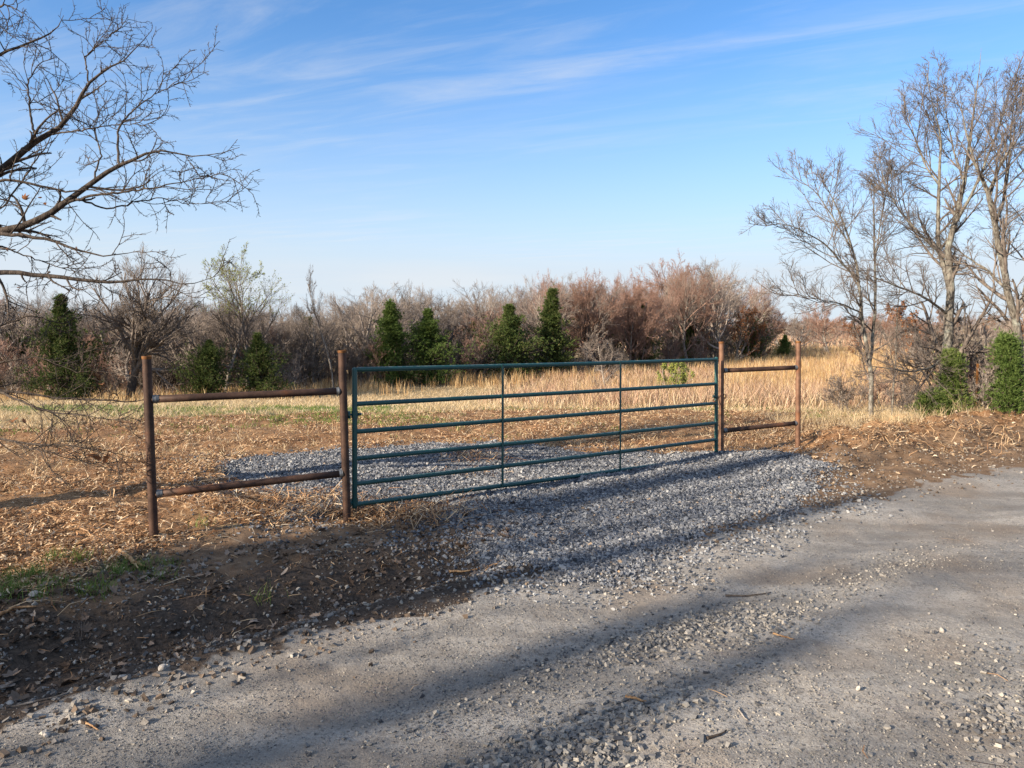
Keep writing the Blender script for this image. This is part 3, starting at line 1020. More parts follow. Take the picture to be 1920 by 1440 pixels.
# wood edge: forward distance at photo column
def Yedge(px): return np.interp(px, [-500, 0, 350, 600, 900, 1150, 1300, 1440, 1500], [27, 29, 30, 33, 38.5, 44, 50, 66, 90])


TOP = lambda px: np.interp(px, [-500, 0, 60, 130, 350, 520, 560, 650, 760, 850, 950, 1050, 1150, 1220, 1280, 1380, 1420, 1460],
                           [540, 545, 525, 540, 545, 550, 560, 545, 540, 545, 535, 515, 512, 520, 500, 495, 560, 600])
SECT = [(-600, 130, 'left of the big dark cedar'), (130, 385, 'round the wide bare oak'), (385, 560, 'round the budding green-topped tree'), (560, 720, 'behind the left gate end'),
        (720, 900, 'behind the pair of cone cedars'), (900, 1060, 'behind the narrow dark cedars'), (1060, 1240, 'behind the lone small bare tree'), (1240, 1500, 'near the right end of the wood')]
KD = {'a': ('bare_tree', 'grey bare tree'), 'b': ('bare_tree', 'twin-stemmed grey bare tree'), 'c': ('budding_tree', 'upright reddish budding tree'), 'd': ('budding_tree', 'spreading reddish budding tree'),
      'e': ('bare_tree', 'crooked dark bare tree'), 'f': ('budding_tree', 'thin many-stemmed reddish tree'), 'g': ('oak_tree', 'oak with dead brown leaves'),
      's': ('bare_shrub', 'pale grey bare shrub'), 't': ('bare_shrub', 'low dark tangled shrub'), 'u': ('bare_shrub', 'reddish bare thicket shrub')}


def sect(px):
    for a, b, s_ in SECT:
        if a <= px < b: return s_
    return 'beyond the wood'


def wood(n, px0, px1, d0, d1, keys, hf, grpname):
    for i in range(n):
        px = px0 + (px1 - px0) * (i + rng.random()) / n
        Y = Yedge(px) + rng.uniform(d0, d1)
        key = keys(px)
        nm_, lb = KD[key]
        top = TOP(px) + rng.normal() * 11 + (8 if d0 > 10 else 0) + (14 if px < 600 else 0)
        if hf is not None: top = 612 + (1.7 + 1.1 - rng.uniform(*hf)) * 1400 / Y
        cat = 'shrub' if 'shrub' in nm_ else 'tree'
        place(px, Y, top, DES[key], nm_, '%s, %s, %s' % (lb, grpname, sect(px)), cat, '%s, %s, %s' % (lb, grpname, sect(px)))


def kf(px):
    red = np.interp(px, [0, 500, 800, 1000, 1150, 1400], [.05, .1, .2, .5, .8, .5])
    if rng.random() < red: return str(rng.choice(['c', 'd', 'f', 'd']))
    return str(rng.choice(['a', 'b', 'e', 'a']))


wood(36, -260, 1440, 1.0, 4.5, kf, None, 'front row')
wood(46, -340, 1460, 5, 11, kf, None, 'mid-wood')
wood(48, -380, 1450, 12, 22, kf, None, 'deep in wood')
wood(64, -260, 1440, -.6, 3.5, lambda p: str(rng.choice(['s', 't', 'u'])), (1.6, 3.0), 'at wood edge')
wood(40, -300, 1440, 4, 12, lambda p: str(rng.choice(['s', 't', 'u', 't'])), (2.0, 3.6), 'understorey')
wood(16, -300, 1440, 14, 24, lambda p: str(rng.choice(['t', 'u'])), (3.0, 4.0), 'far understorey')

# cedars of the wood
ceds = [(128, 27.5, 543, 1, 115, 'tall broad dark cedar at the left of the wood, its top wreathed in bare twigs'),
        (385, 29, 634, 3, 90, 'low dark rounded cedar left of the budding green-topped tree'),
        (493, 30, 617, 1, 88, 'rounded cedar right below the budding green-topped tree'),
        (728, 34, 560, 0, 95, 'slim cone-shaped cedar, left of the pair behind the gate'),
        (803, 34.5, 572, 1, 100, 'broad olive green cedar, right of the pair behind the gate'),
        (962, 38, 563, 1, 110, 'dark cedar half hidden by twigs left of the tallest narrow cedar'),
        (1035, 40, 536, 2, 80, 'tall narrow cedar rising among the reddish trees'),
        (1207, 46, 556, 2, 62, 'small cedar top showing between red trees right of the lone bare tree'),
        (885, 41, 600, 3, 60, 'small dim cedar deep between the cone cedars and narrow cedars'),
        (1130, 47, 590, 3, 70, 'dim rounded cedar behind the lone small bare tree'),
        (1290, 52, 585, 3, 60, 'dim cedar beneath the tall trees at the right of the wood'),
        (580, 37, 590, 2, 60, 'dim cedar behind the curly bare tree left of the gate'),
        (30, 31, 620, 3, 100, 'dark cedar low at the far left edge of the photo'),
        (300, 33, 640, 3, 90, 'dark low cedar behind the wide bare oak'),
        (-120, 30, 560, 1, 120, 'large cedar beyond the left end of the field'),
        (1410, 58, 586, 3, 60, 'dark round cedar at the end of the wood by the brown-leaved oaks'),
        (1468, 60, 625, 1, 40, 'small bright green rounded cedar alone in the golden grass')]
for px, Y, tp, k, w, lb in ceds:
    D = CED[k]
    if 'bright' in lb or 'pair' in lb and px < 820 and px > 700:
        D = dict(D); me = D['crown'].copy(); me.name = 'foliage'; me.materials[0] = M['cedarb' if px > 1400 else 'cedary']; D['crown'] = me
    place(px, Y + (-1.6 if px in (385, 493, 128) else .9 if Y < 55 else 0), tp, D, 'cedar_tree', lb, 'tree', None, w * 1.12)

place(238, 27.5, 446, DES['bigoak'], 'oak_tree', 'wide bare oak with a dark trunk and dense fine crown, left of the fence panel', 'tree', None, 330)
place(462, 31, 447, DES['budding'], 'budding_tree', 'tall tree with pale yellow-green young leaves in its top', 'tree', None, 250)
place(622, 32, 490, DES['curly'], 'bare_tree', 'slim crooked bare tree standing above the wood near the second post', 'tree', None, 95)
place(420, 30.5, 540, DES['e'], 'bare_tree', 'crooked dark bare tree just left of the budding green-topped tree', 'tree')
place(1139, 31, 590, DES['lone'], 'bare_tree', 'lone small bare tree in the dry grass behind the gate', 'tree', None, 155)
for px, Y, tp, w, lb in ((1100, 44, 497, 150, 'large reddish budding tree above the lone bare tree'), (1180, 46, 500, 150, 'rounded reddish tree right of the lone bare tree'), (1030, 45, 500, 120, 'reddish tree behind the tallest narrow cedar')):
    place(px, Y, tp, DES['redround'], 'budding_tree', lb, 'tree', None, w)
place(1262, 52, 488, DES['b'], 'bare_tree', 'tall pale twin-stemmed bare tree at the right of the wood', 'tree', None, 110)
place(1352, 52, 477, DES['a'], 'bare_tree', 'tallest bare grey tree near the right end of the wood', 'tree', None, 150)
place(1432, 70, 523, DES['redround'], 'budding_tree', 'purplish red round-topped tree at the very end of the wood', 'tree', None, 100)
for px, Y, tp, w, lb in ((1330, 53, 590, 90, 'brown-leaved oak bush behind the latch post, left one'), (1378, 54, 572, 110, 'large oak bush full of rusty brown leaves right of the latch post'), (1415, 58, 600, 80, 'brown-leaved oak bush left of the small bright cedar'),
                         (1050, 42, 640, 70, 'small rust-leaved bush between narrow cedars'), (190, 27, 690, 60, 'rust-leaved bush under the wide bare oak')):
    place(px, Y, tp, DES['g'], 'oak_tree', lb, 'tree', None, w)
for px, Y, tp, key, w, lb in ((60, 33, 528, 'e', 110, 'tall crooked bare tree at the far left above the wood'), (340, 34, 520, 'a', 90, 'tall thin grey bare tree right of the wide bare oak'), (545, 37, 548, 'b', 70, 'twin-stemmed bare tree between budding tree and crooked slim tree'),
                           (770, 40, 520, 'e', 95, 'crooked tall bare tree rising behind the two cedars'), (905, 44, 528, 'a', 90, 'grey bare tree rising behind the wood left of the dark cedar'), (985, 46, 510, 'b', 80, 'twin-stemmed bare tree between the narrow cedars'),
                           (1300, 54, 490, 'd', 110, 'reddish spreading tree at the high right part of the wood'), (690, 38, 548, 'lone', 70, 'bushy bare tree left of the slim cedar')):
    place(px, Y, tp, DES[key], KD.get(key, ('bare_tree',))[0], lb, 'tree', None, w)
# shrub with young yellow-green leaves in the grass
design('gshrub', M['twig'], M['twig'], M['budfresh'], 'young_leaves', seed=51, h=1.6, stems=7, spread=.6, limb=6, sub=5, tw=4, tl=3, r=.02, low=.1, buds=2, budsize=.055, twr=.004)
place(1264, 27, 672, DES['gshrub'], 'green_shrub', 'yellow-green leafing shrub in the dry grass behind the right half of the gate', 'shrub', None, 84)

# scattered country at the right, out to the horizon
far = []
for i in range(120):
    px = rng.uniform(1440, 2350)
    Y = float(np.exp(rng.uniform(math.log(85), math.log(420))))
    key = str(rng.choice(['a', 'c', 'g', 'e', 's', 'g', 'd', 'u']))
    h = rng.uniform(2.6, 5.5) if Y > 120 else rng.uniform(2.0, 4.0)
    far.append((px, Y, key, h * 1.15))
for px, Y, key, h in far:
    x = at(px, 612, Y)[0]
    nm_, lb = KD[key]
    plant(DES[key], nm_, (x, Y, gz1(x, Y)), h, 1.25, label='%s far off in open country, right' % lb, cat='shrub' if 'shrub' in nm_ else 'tree', group='%s scattered far off at the right' % lb)
for i in range(46):
    px = 1445 + 11 * i + rng.uniform(-8, 8); Y = rng.uniform(120, 230)
    x = at(px, 612, Y)[0]; key = str(rng.choice(['a', 'e', 'd', 'g', 'c', 'g']))
    nm_, lb = KD[key]
    plant(DES[key], nm_, (x, Y, gz1(x, Y)), rng.uniform(2.4, 4.4) * Y / 150, 1.5, label='%s far off in open country, right' % lb, cat='tree', group='%s scattered far off at the right' % lb)
for i in range(24):
    px = 1455 + 38 * i + rng.uniform(-10, 10); Y = rng.uniform(330, 420)
    x = at(px, 612, Y)[0]; key = str(rng.choice(['a', 'e', 'd']))
    nm_, lb = KD[key]
    plant(DES[key], nm_, (x, Y, gz1(x, Y)), rng.uniform(6, 9), 2.0, label='%s far off in open country, right' % lb, cat='tree', group='%s scattered far off at the right' % lb)
for px, Y, tp, key, lb in ((1560, 70, 555, 'c', 'reddish tree right of the small bright cedar, behind the right bare trees'), (1500, 78, 575, 'a', 'small bare tree just right of the bright cedar'), (1625, 60, 600, 'g', 'rust-leaved oak in the middle distance behind the thin saplings'),
                           (1740, 42, 560, 'g', 'rust-leaved oak behind the thick lichened trunk'), (1820, 36, 560, 'e', 'dark bare tree behind the rusty steel post'), (1700, 50, 590, 'c', 'reddish tree seen between sapling and thick trunk'), (1900, 34, 540, 'g', 'rust-leaved oak behind the big cedar at the right edge'),
                           (1960, 38, 520, 'b', 'twin-stemmed bare tree beyond the right edge cedar'), (1860, 30, 590, 's', 'pale shrub behind the right edge cedar')):
    nm_ = KD[key][0]
    place(px, Y, tp, DES[key], nm_, lb, 'shrub' if key == 's' else 'tree')


# ------------------------------------------------------------------ roadside trees at the right, hand-laid main stems
def sized(pts, Y0=None):
    out = []
    for px, py, Y, r in pts:
        p = at(px, py, Y)
        out.append((p[0], p[1], p[2], r))
    return np.array(out)


def hand_tree(name, label, stems, seed, tm, cm, lv, mats_leaf=None, rscale=.72, low=0.0, base_drop=.25, shared=None):
    """stems: list of pixel/depth/radius polylines (first = trunk). lv: levels of kids"""
    rg = np.random.default_rng(seed)
    b = sized(stems[0][:1])[0]
    zb = gz1(b[0], b[1])
    root = empty(name, (b[0], b[1], zb))
    tag(root, label, 'tree')
    org = np.array([b[0], b[1], zb])
    n = 18
    mt, mc = MB(), MB()
    Ps, Rs = [], []
    raw = []
    for i, s_ in enumerate(stems):
        z_ = sized(s_)
        if i:
            A = np.concatenate(raw); k_ = np.argmin(np.linalg.norm(A[:, :3] - z_[0, :3], axis=1)); z_[0, :3] = A[k_, :3]
            z_[:, 3] = np.minimum(z_[:, 3], A[k_, 3] * .85)
        q = smooth_path(z_, n); raw.append(q)
        P, R = q[:, :3] - org, q[:, 3] * rscale
        P = P + rg.normal(size=P.shape) * R[:, None] * .25
        if i == 0: P[0, 2] = -base_drop
        Ps.append(P); Rs.append(R)
        t_ = mt if i == 0 else MB()
        tube(t_, P, R, 10)
        if i: t_.build('limb', tm, root)
    mt.build('trunk', tm, root)
    P, R = np.stack(Ps), np.stack(Rs)
    lastP = None
    for k, (per, u0, u1, a0, a1, l0, l1, m_, wig, up, rmin, sides, absl, fall) in enumerate(lv):
        P, R = kids(rg, P, R, per, u0, u1, a0, a1, l0, l1, m_, wig, up, .6, rmin, .35, fall, absl)
        tube(mc, P, R, sides)
        lastP = P
    mc.build('crown', cm, root)
    if mats_leaf:
        ml = MB(); leaves(ml, rg, lastP[rg.random(len(lastP)) < mats_leaf[1]], 1, mats_leaf[2], .01, .4)
        ml.build('buds', mats_leaf[0], root)
    return root


YT = 13.3
LV_R = [(13, .10, .95, .35, .9, .6, 1.6, 10, .06, .055, .007, 5, True, .68),
        (7, .15, 1, .45, 1.0, .32, .65, 7, .07, .035, .0045, 4, False, .4),
        (6, .15, 1, .4, .95, .34, .7, 5, .06, .03, .0026, 3, False, .4),
        (3, .2, 1, .35, .9, .35, .8, 3, .04, .02, .0018, 3, False, .4)]
# slim tree with long ascending branches to the left
hand_tree('bare_tree', 'slim bare tree with long branches sweeping left, first right of the fence panel',
          [[(1635, 790, YT, .062), (1630, 690, YT, .052), (1617, 600, YT, .043), (1612, 530, YT, .036), (1600, 470, YT + .1, .026), (1575, 400, YT, .017), (1545, 340, YT, .008), (1530, 310, YT, .003)],
           [(1612, 540, YT, .030), (1585, 500, YT - .2, .024), (1545, 455, YT - .4, .017), (1490, 425, YT - .5, .010), (1425, 412, YT - .6, .003)],
           [(1632, 700, YT + .1, .040), (1640, 600, YT + .2, .036), (1641, 500, YT + .2, .028), (1638, 400, YT + .2, .018), (1640, 320, YT + .3, .007), (1636, 300, YT + .3, .003)],
           [(1600, 480, YT, .022), (1570, 420, YT + .3, .017), (1530, 360, YT + .3, .010), (1490, 330, YT + .3, .004)],
           [(1618, 600, YT, .020), (1580, 570, YT - .4, .014), (1530, 560, YT - .7, .009), (1465, 545, YT - .9, .003)],
           [(1636, 480, YT + .2, .018), (1650, 420, YT + .5, .014), (1662, 360, YT + .6, .009), (1670, 310, YT + .7, .003)]],
          61, M['barklichen'], M['twiglight'], [(12, .08, .98, .4, 1.05, .5, 1.2, 9, .06, .08, .007, 5, True, .5)] + LV_R[1:])
# thick lichened double tree
hand_tree('bare_tree', 'thickest lichen-spotted double-trunked bare tree rising from the bushy green cedar',
          [[(1773, 790, YT, .155), (1768, 700, YT, .125), (1776, 620, YT, .105), (1782, 540, YT, .092), (1778, 470, YT, .08), (1790, 410, YT, .062), (1808, 350, YT, .05), (1818, 270, YT, .034), (1828, 190, YT, .018), (1838, 120, YT, .008), (1840, 90, YT, .003)],
           [(1772, 560, YT + .1, .070), (1763, 480, YT + .15, .055), (1758, 400, YT + .2, .046), (1762, 330, YT + .2, .036), (1765, 260, YT + .2, .024), (1745, 180, YT + .2, .012), (1733, 118, YT + .2, .004)],
           [(1790, 410, YT, .040), (1820, 370, YT - .3, .034), (1850, 300, YT - .5, .026), (1880, 220, YT - .6, .015), (1905, 130, YT - .7, .004)],
           [(1765, 590, YT, .035), (1730, 555, YT - .4, .028), (1690, 540, YT - .8, .020), (1640, 520, YT - 1.0, .012), (1590, 500, YT - 1.2, .004)],
           [(1760, 480, YT + .1, .034), (1725, 440, YT, .026), (1690, 400, YT, .018), (1660, 350, YT, .010), (1650, 300, YT, .004)],
           [(1762, 350, YT + .2, .028), (1735, 310, YT + .4, .020), (1715, 260, YT + .5, .012), (1700, 200, YT + .6, .004)],
           [(1775, 690, YT - .05, .040), (1745, 690, YT - .5, .030), (1705, 697, YT - .9, .020), (1660, 690, YT - 1.2, .012), (1620, 685, YT - 1.4, .004)],
           [(1800, 360, YT, .028), (1790, 290, YT + .3, .020), (1775, 220, YT + .4, .012), (1770, 150, YT + .5, .004)]],
          62, M['barklichen'], M['twiglight'], LV_R)
# leaning tree at the right edge
hand_tree('bare_tree', 'bare tree at the right edge leaning left behind the large cedar',
          [[(1915, 700, YT - .6, .10), (1905, 620, YT - .6, .088), (1885, 520, YT - .6, .075), (1866, 430, YT - .6, .062), (1850, 350, YT - .6, .048), (1825, 300, YT - .6, .032), (1808, 240, YT - .6, .018), (1800, 180, YT - .6, .005)],
           [(1868, 440, YT - .6, .042), (1885, 370, YT - .6, .034), (1893, 280, YT - .5, .022), (1900, 200, YT - .4, .012), (1915, 120, YT - .4, .004)],
           [(1890, 540, YT - .6, .036), (1850, 505, YT - .3, .026), (1810, 480, YT, .018), (1760, 440, YT + .2, .006)],
           [(1905, 610, YT - .6, .045), (1935, 500, YT - .5, .038), (1950, 380, YT - .5, .028), (1960, 260, YT - .5, .014), (1965, 160, YT - .5, .004)],
           [(1853, 355, YT - .6, .030), (1880, 300, YT - .9, .022), (1915, 250, YT - 1.0, .012), (1940, 190, YT - 1.1, .004)]],
          63, M['barklichen'], M['twiglight'], LV_R)
hand_tree('sapling', 'very thin leafless sapling between the slim tree and the thick lichened tree',
          [[(1672, 790, YT - .2, .024), (1676, 720, YT - .2, .02), (1681, 650, YT - .2, .016), (1682, 580, YT - .2, .012), (1690, 520, YT - .2, .008), (1688, 470, YT - .2, .003)]],
          64, M['barklichen'], M['twiglight'], [(18, .08, .98, .6, 1.3, .3, .8, 8, .14, .05, .005, 4, True, .5)] + LV_R[2:])


def near_cedar(px, Y, toppy, wpx, seed, label, bright, shape='round', n=150):
    x = at(px, 612, Y)[0]; z = gz1(x, Y)
    h = at(px, toppy, Y)[2] - z; w = wpx / 2 / 1400 * Y * .78
    D = cedar_mesh(seed, h, w, n=n, tufts=26, blades=11, bl=.055, bw=.005, mat=M['cedarb' if bright else 'cedary'], shape=shape, rag=1.0)
    # stray shoots and dead stems
    o = empty('cedar_shrub', (x, Y, z))
    tag(o, label, 'shrub')
    link('trunk', D['trunk'], o); link('foliage', D['crown'], o)


near_cedar(1790, YT - .35, 655, 100, 71, 'bushy bright green cedar at the foot of the thick lichened tree', True, 'cone', 105)
near_cedar(1758, YT - .55, 735, 70, 72, 'low yellowish green cedar clump spreading left of the thick trunk base', True)
near_cedar(1900, YT - .9, 625, 115, 73, 'dense dark green cedar at the right edge beside the rusty steel post', False, 'cone', 130)
near_cedar(2010, YT - 1.2, 600, 150, 74, 'large cedar just beyond the right edge', False, 'cone', 200)

# understorey stems and brambles along the old fence line at the right
for i, (px, Y, h, k) in enumerate(((1700, YT + .8, .9, 's'), (1740, YT + .3, .7, 't'), (1850, YT - .4, 1.0, 's'), (1835, YT + .6, 1.5, 'u'), (1920, YT - .1, 1.5, 's'), (1590, YT + 1.6, .8, 't'), (1655, YT + 1.8, 1.0, 'u'), (1880, YT + 1, 2.2, 's'), (1780, YT + 1.6, 1.9, 't'))):
    x = at(px, 612, Y)[0]
    plant(DES[k], 'bramble', (x, Y, gz1(x, Y)), h, 1.3, label='%s in the fence line, %s' % (
        {'s': 'pale twiggy bramble', 't': 'dark tangled bramble', 'u': 'reddish twiggy bramble'}[k],
        ['left of the thick lichened trunk', 'hard against the thick lichened trunk', 'round the foot of the rusty steel post', 'behind the rusty steel post', 'in front of the right edge cedar', 'behind the slim left-sweeping tree', 'behind the thin sapling', 'tallest, behind the right edge cedar', 'behind the bushy green cedar'][i]),
        cat='shrub')
# rusty steel T-post
tp = at(1837, 612, YT - .3); tz = gz1(tp[0], tp[1])
mb = MB()
ztop = at(1837, 682, YT - .3)[2]
for (dx0, dx1, dy0, dy1) in ((-.018, .018, -.003, .003), (-.003, .003, .003, .034)):
    c = [(dx, dy, z_) for z_ in (-.3, ztop - tz) for dx, dy in ((dx0, dy0), (dx1, dy0), (dx1, dy1), (dx0, dy1))]
    mb.add(np.array(c), [(0, 1, 5, 4), (1, 2, 6, 5), (2, 3, 7, 6), (3, 0, 4, 7), (0, 3, 2, 1), (4, 5, 6, 7)])
for k in range(22):
    z_ = .08 + k * .05
    if z_ < ztop - tz - .02:
        c = [(dx, dy, zz) for zz in (z_, z_ + .012) for dx, dy in ((-.008, -.011), (.008, -.011), (.008, -.003), (-.008, -.003))]
        mb.add(np.array(c), [(0, 1, 5, 4), (1, 2, 6, 5), (2, 3, 7, 6), (3, 0, 4, 7), (0, 3, 2, 1), (4, 5, 6, 7)])
o = mb.build('fence_post', M['capm'], None, False); o.location = (tp[0], tp[1], tz)
tag(o, 'rusty orange steel post with studs among the right-hand bushes', 'post')

# ------------------------------------------------------------------ foreground oak at the left (trunk stands just outside the picture)
YO = 6.2
X0 = -330
LIMBS = [
    [(X0, 560, 6.3, .085), (-160, 500, 6.2, .06), (0, 432, 6.1, .036), (40, 426, 6.1, .033), (90, 405, 6.1, .030), (135, 370, 6.1, .026), (185, 335, 6.1, .022), (218, 312, 6.1, .019), (262, 293, 6.0, .012), (300, 278, 6.0, .009), (350, 292, 6.0, .006), (400, 293, 5.9, .004), (447, 276, 5.9, .0022)],
    [(218, 312, 6.1, .013), (219, 270, 6.15, .011), (225, 235, 6.2, .009), (250, 205, 6.25, .007), (285, 180, 6.3, .005), (318, 162, 6.3, .004), (351, 132, 6.3, .0022)],
    [(135, 372, 6.1, .014), (190, 364, 6.0, .011), (245, 358, 5.9, .009), (300, 350, 5.8, .006), (360, 335, 5.8, .004), (426, 324, 5.7, .0022)],
    [(160, 385, 6.1, .010), (200, 392, 6.2, .008), (255, 378, 6.3, .006), (300, 370, 6.3, .005), (350, 382, 6.4, .0035), (424, 380, 6.4, .002)],
    [(X0, 480, 6.5, .07), (-120, 400, 6.6, .05), (0, 318, 6.7, .034), (35, 288, 6.7, .031), (80, 258, 6.7, .027), (120, 232, 6.7, .023), (145, 195, 6.7, .019), (165, 152, 6.7, .014), (200, 130, 6.7, .010), (240, 108, 6.7, .006), (286, 58, 6.7, .0025)],
    [(168, 150, 6.7, .009), (158, 110, 6.75, .007), (185, 85, 6.8, .005), (222, 56, 6.8, .0022)],
    [(78, 260, 6.7, .013), (56, 205, 6.8, .010), (52, 150, 6.9, .007), (75, 118, 6.9, .005), (108, 106, 6.9, .0025)],
    [(90, 262, 6.7, .010), (150, 245, 6.5, .008), (210, 235, 6.4, .005), (290, 232, 6.3, .0022)],
    [(X0, 560, 6.0, .06), (-150, 530, 5.9, .045), (0, 508, 5.8, .022), (60, 515, 5.8, .020), (130, 522, 5.8, .017), (200, 530, 5.8, .013), (250, 528, 5.8, .010), (300, 519, 5.8, .007), (350, 535, 5.8, .004), (420, 513, 5.8, .0018)],
    [(X0, 540, 6.1, .05), (-120, 470, 6.0, .035), (0, 436, 5.95, .018), (60, 444, 5.9, .015), (110, 455, 5.9, .012), (150, 470, 5.9, .009), (200, 482, 5.9, .006), (262, 470, 5.9, .002)],
    [(X0, 380, 6.4, .05), (-100, 180, 6.3, .03), (0, 102, 6.2, .013), (50, 82, 6.2, .010), (100, 62, 6.2, .006), (119, 30, 6.2, .002)],
    [(-100, 60, 6.0, .016), (-30, 20, 6.0, .010), (10, 8, 6.0, .007), (50, 28, 6.0, .002)],
    [(X0, 700, 6.6, .05), (-130, 715, 6.6, .03), (0, 733, 6.5, .013), (60, 740, 6.5, .0115), (130, 748, 6.5, .010), (200, 750, 6.4, .008), (262, 755, 6.4, .005), (300, 740, 6.4, .002)],
    [(0, 738, 6.5, .014), (45, 755, 6.3, .011), (90, 772, 6.2, .009), (150, 778, 6.1, .006), (200, 785, 6.0, .004), (255, 795, 6.0, .0018)],
    [(X0, 740, 6.2, .04), (-130, 790, 5.9, .025), (0, 824, 5.6, .010), (55, 834, 5.6, .0085), (110, 834, 5.6, .007), (170, 840, 5.6, .005), (220, 862, 5.6, .002)],
    [(20, 828, 5.6, .007), (60, 842, 5.5, .0055), (100, 850, 5.4, .004), (145, 855, 5.4, .0018)],
    [(X0, 520, 6.2, .05), (-150, 420, 6.1, .03), (0, 335, 6.0, .013), (60, 345, 6.0, .011), (130, 362, 6.0, .008), (185, 352, 6.0, .005), (230, 375, 6.0, .002)],
    [(-80, 470, 6.9, .012), (0, 395, 6.9, .009), (40, 340, 6.9, .008), (90, 270, 6.9, .005), (110, 200, 6.9, .002)],
    [(-80, 640, 6.9, .014), (0, 610, 6.9, .009), (60, 590, 6.9, .007), (120, 610, 6.9, .005), (180, 560, 6.9, .002)],
    [(-80, 660, 6.3, .014), (0, 680, 6.3, .009), (70, 668, 6.3, .006), (150, 700, 6.3, .003), (210, 690, 6.3, .0018)],
    [(180, 338, 6.1, .010), (190, 290, 6.3, .007), (176, 240, 6.4, .005), (190, 200, 6.5, .002)],
    [(-60, 480, 6.2, .012), (0, 460, 6.2, .008), (50, 480, 6.2, .006), (110, 500, 6.2, .004), (170, 520, 6.2, .002)],
]
rgo = np.random.default_rng(81)
ob = np.array([at(X0, 612, 6.3)[0], 6.3, 0]); ob[2] = gz1(ob[0], ob[1])
oak = empty('oak_tree', tuple(ob))
tag(oak, 'dark bare oak reaching in from the left edge, long spurred branches against the sky', 'tree')
mb = MB()
tq = smooth_path(np.array([(ob[0] + .1, ob[1], ob[2] - .3, .20), (ob[0], ob[1], .6, .16), (ob[0] - .03, ob[1], 1.6, .14), (ob[0] + .05, ob[1], 2.6, .11), (ob[0] + .2, ob[1], 4.0, .07), (ob[0] + .1, ob[1] + .2, 5.4, .03)]), 18)
tube(mb, tq[:, :3] - ob, tq[:, 3], 12)
mb.build('trunk', M['barkdark'], oak)
nL = 30
LP, LR, LQ = [], [], []
for L in LIMBS:
    z_ = sized(L); z_[:, 3] *= .86
    if L[0][0] != X0 and LQ:
        A = np.concatenate(LQ); k_ = np.argmin(np.linalg.norm(A[:, :3] - z_[0, :3], axis=1)); z_[0, :3] = A[k_, :3]
    q = smooth_path(z_, nL); LQ.append(q)
    P = q[:, :3] - ob + rgo.normal(size=(nL, 3)) * .004
    LP.append(P); LR.append(q[:, 3] * 1.0)
    mb = MB(); tube(mb, P, q[:, 3], 8); mb.build('limb', M['barkdark'], oak)
# extra unseen part of the crown further left keeps the tree whole
gP, gR = kids(rgo, (tq[:, :3] - ob)[None], tq[:, 3][None], 16, .35, 1, .5, 1.1, 1.4, 2.6, nL, .06, .03, .55, .02, .15, .3, True, tend=np.array([-.9, 0, 0]))
mc = MB(); tube(mc, gP, gR, 5)
P = np.stack(LP); R = np.stack(LR)
# per-limb twig counts follow limb length in view
def tw_from(P, R, per, l0, l1, u0, n, wig, rmin, sides, a=(.5, 1.15), up=.02, fall=.35):
    p, r = kids(rgo, P, R, per, u0, 1.0, a[0], a[1], l0, l1, n, wig, up, .55, rmin, .45, fall, True)
    tube(mc, p, r, sides)
    return p, r
a1, r1 = tw_from(P, R, 9, .22, .62, .30, 11, .10, .0036, 5)
a2, r2 = tw_from(a1, r1, 4, .08, .30, .15, 8, .10, .0026, 4)
a3, r3 = tw_from(P, R, 8, .05, .22, .30, 6, .15, .0026, 4)
a4, r4 = tw_from(a2, r2, 2, .04, .12, .2, 4, .12, .0020, 3)
# spurs and buds
for p_, r_, per in ((P, R, 14), (a1, r1, 8), (a2, r2, 6), (a3, r3, 4)):
    tw_from(p_, r_, per, .012, .035, .3, 2, .1, .0022, 3, (.6, 1.2))
b1, q1 = tw_from(gP, gR, 12, .3, .9, .2, 8, .12, .004, 3)
b2, q2 = tw_from(b1, q1, 5, .1, .35, .2, 5, .12, .003, 3)
mc.build('twigs', M['barkdark'], oak)
# a few dead leaves still hanging
def dead_leaf(mb, rg, c, s, n_=None):
    """lobed curled oak leaf as a small fan"""
    a = nrm(rg.normal(size=3)) if n_ is None else n_
    t_ = nrm(np.cross(a, rg.normal(size=3))); b_ = np.cross(a, t_)
    k = 14
    an = np.arange(k) / k * 2 * math.pi
    rad = .5 * (1 + .28 * np.cos(an * 7 + rg.uniform(0, 6))) * (1 - .0 * an)
    u_ = np.cos(an) * rad * s * 1.25; v_ = np.sin(an) * rad * s * .62
    cur = (v_ ** 2) * rg.uniform(.2, 2.6) / s + (u_ ** 2) * rg.uniform(-1.0, 1.2) / s * .6
    V = c + np.outer(u_, t_) + np.outer(v_, b_) + np.outer(cur, a)
    mb.add(np.vstack([V, c[None]]), None, [(i, (i + 1) % k, k) for i in range(k)])
for px, py, Y, s in ((45, 372, 6.1, .10), (85, 382, 6.1, .045), (75, 370, 6.1, .03), (143, 466, 5.9, .04), (35, 538, 5.8, .04), (14, 468, 5.9, .035), (110, 398, 6.1, .035),
                     (25, 787, 6.0, .09), (45, 790, 6.0, .06), (112, 848, 5.5, .07), (178, 852, 5.6, .13), (200, 860, 5.6, .09), (165, 846, 5.6, .06), (245, 700, 6.5, .05), (190, 720, 6.5, .05)):
    mb = MB(); dead_leaf(mb, rgo, at(px, py, Y) - ob, s * .8)
    mb.build('dead_leaf', M['brownleaf'], oak)

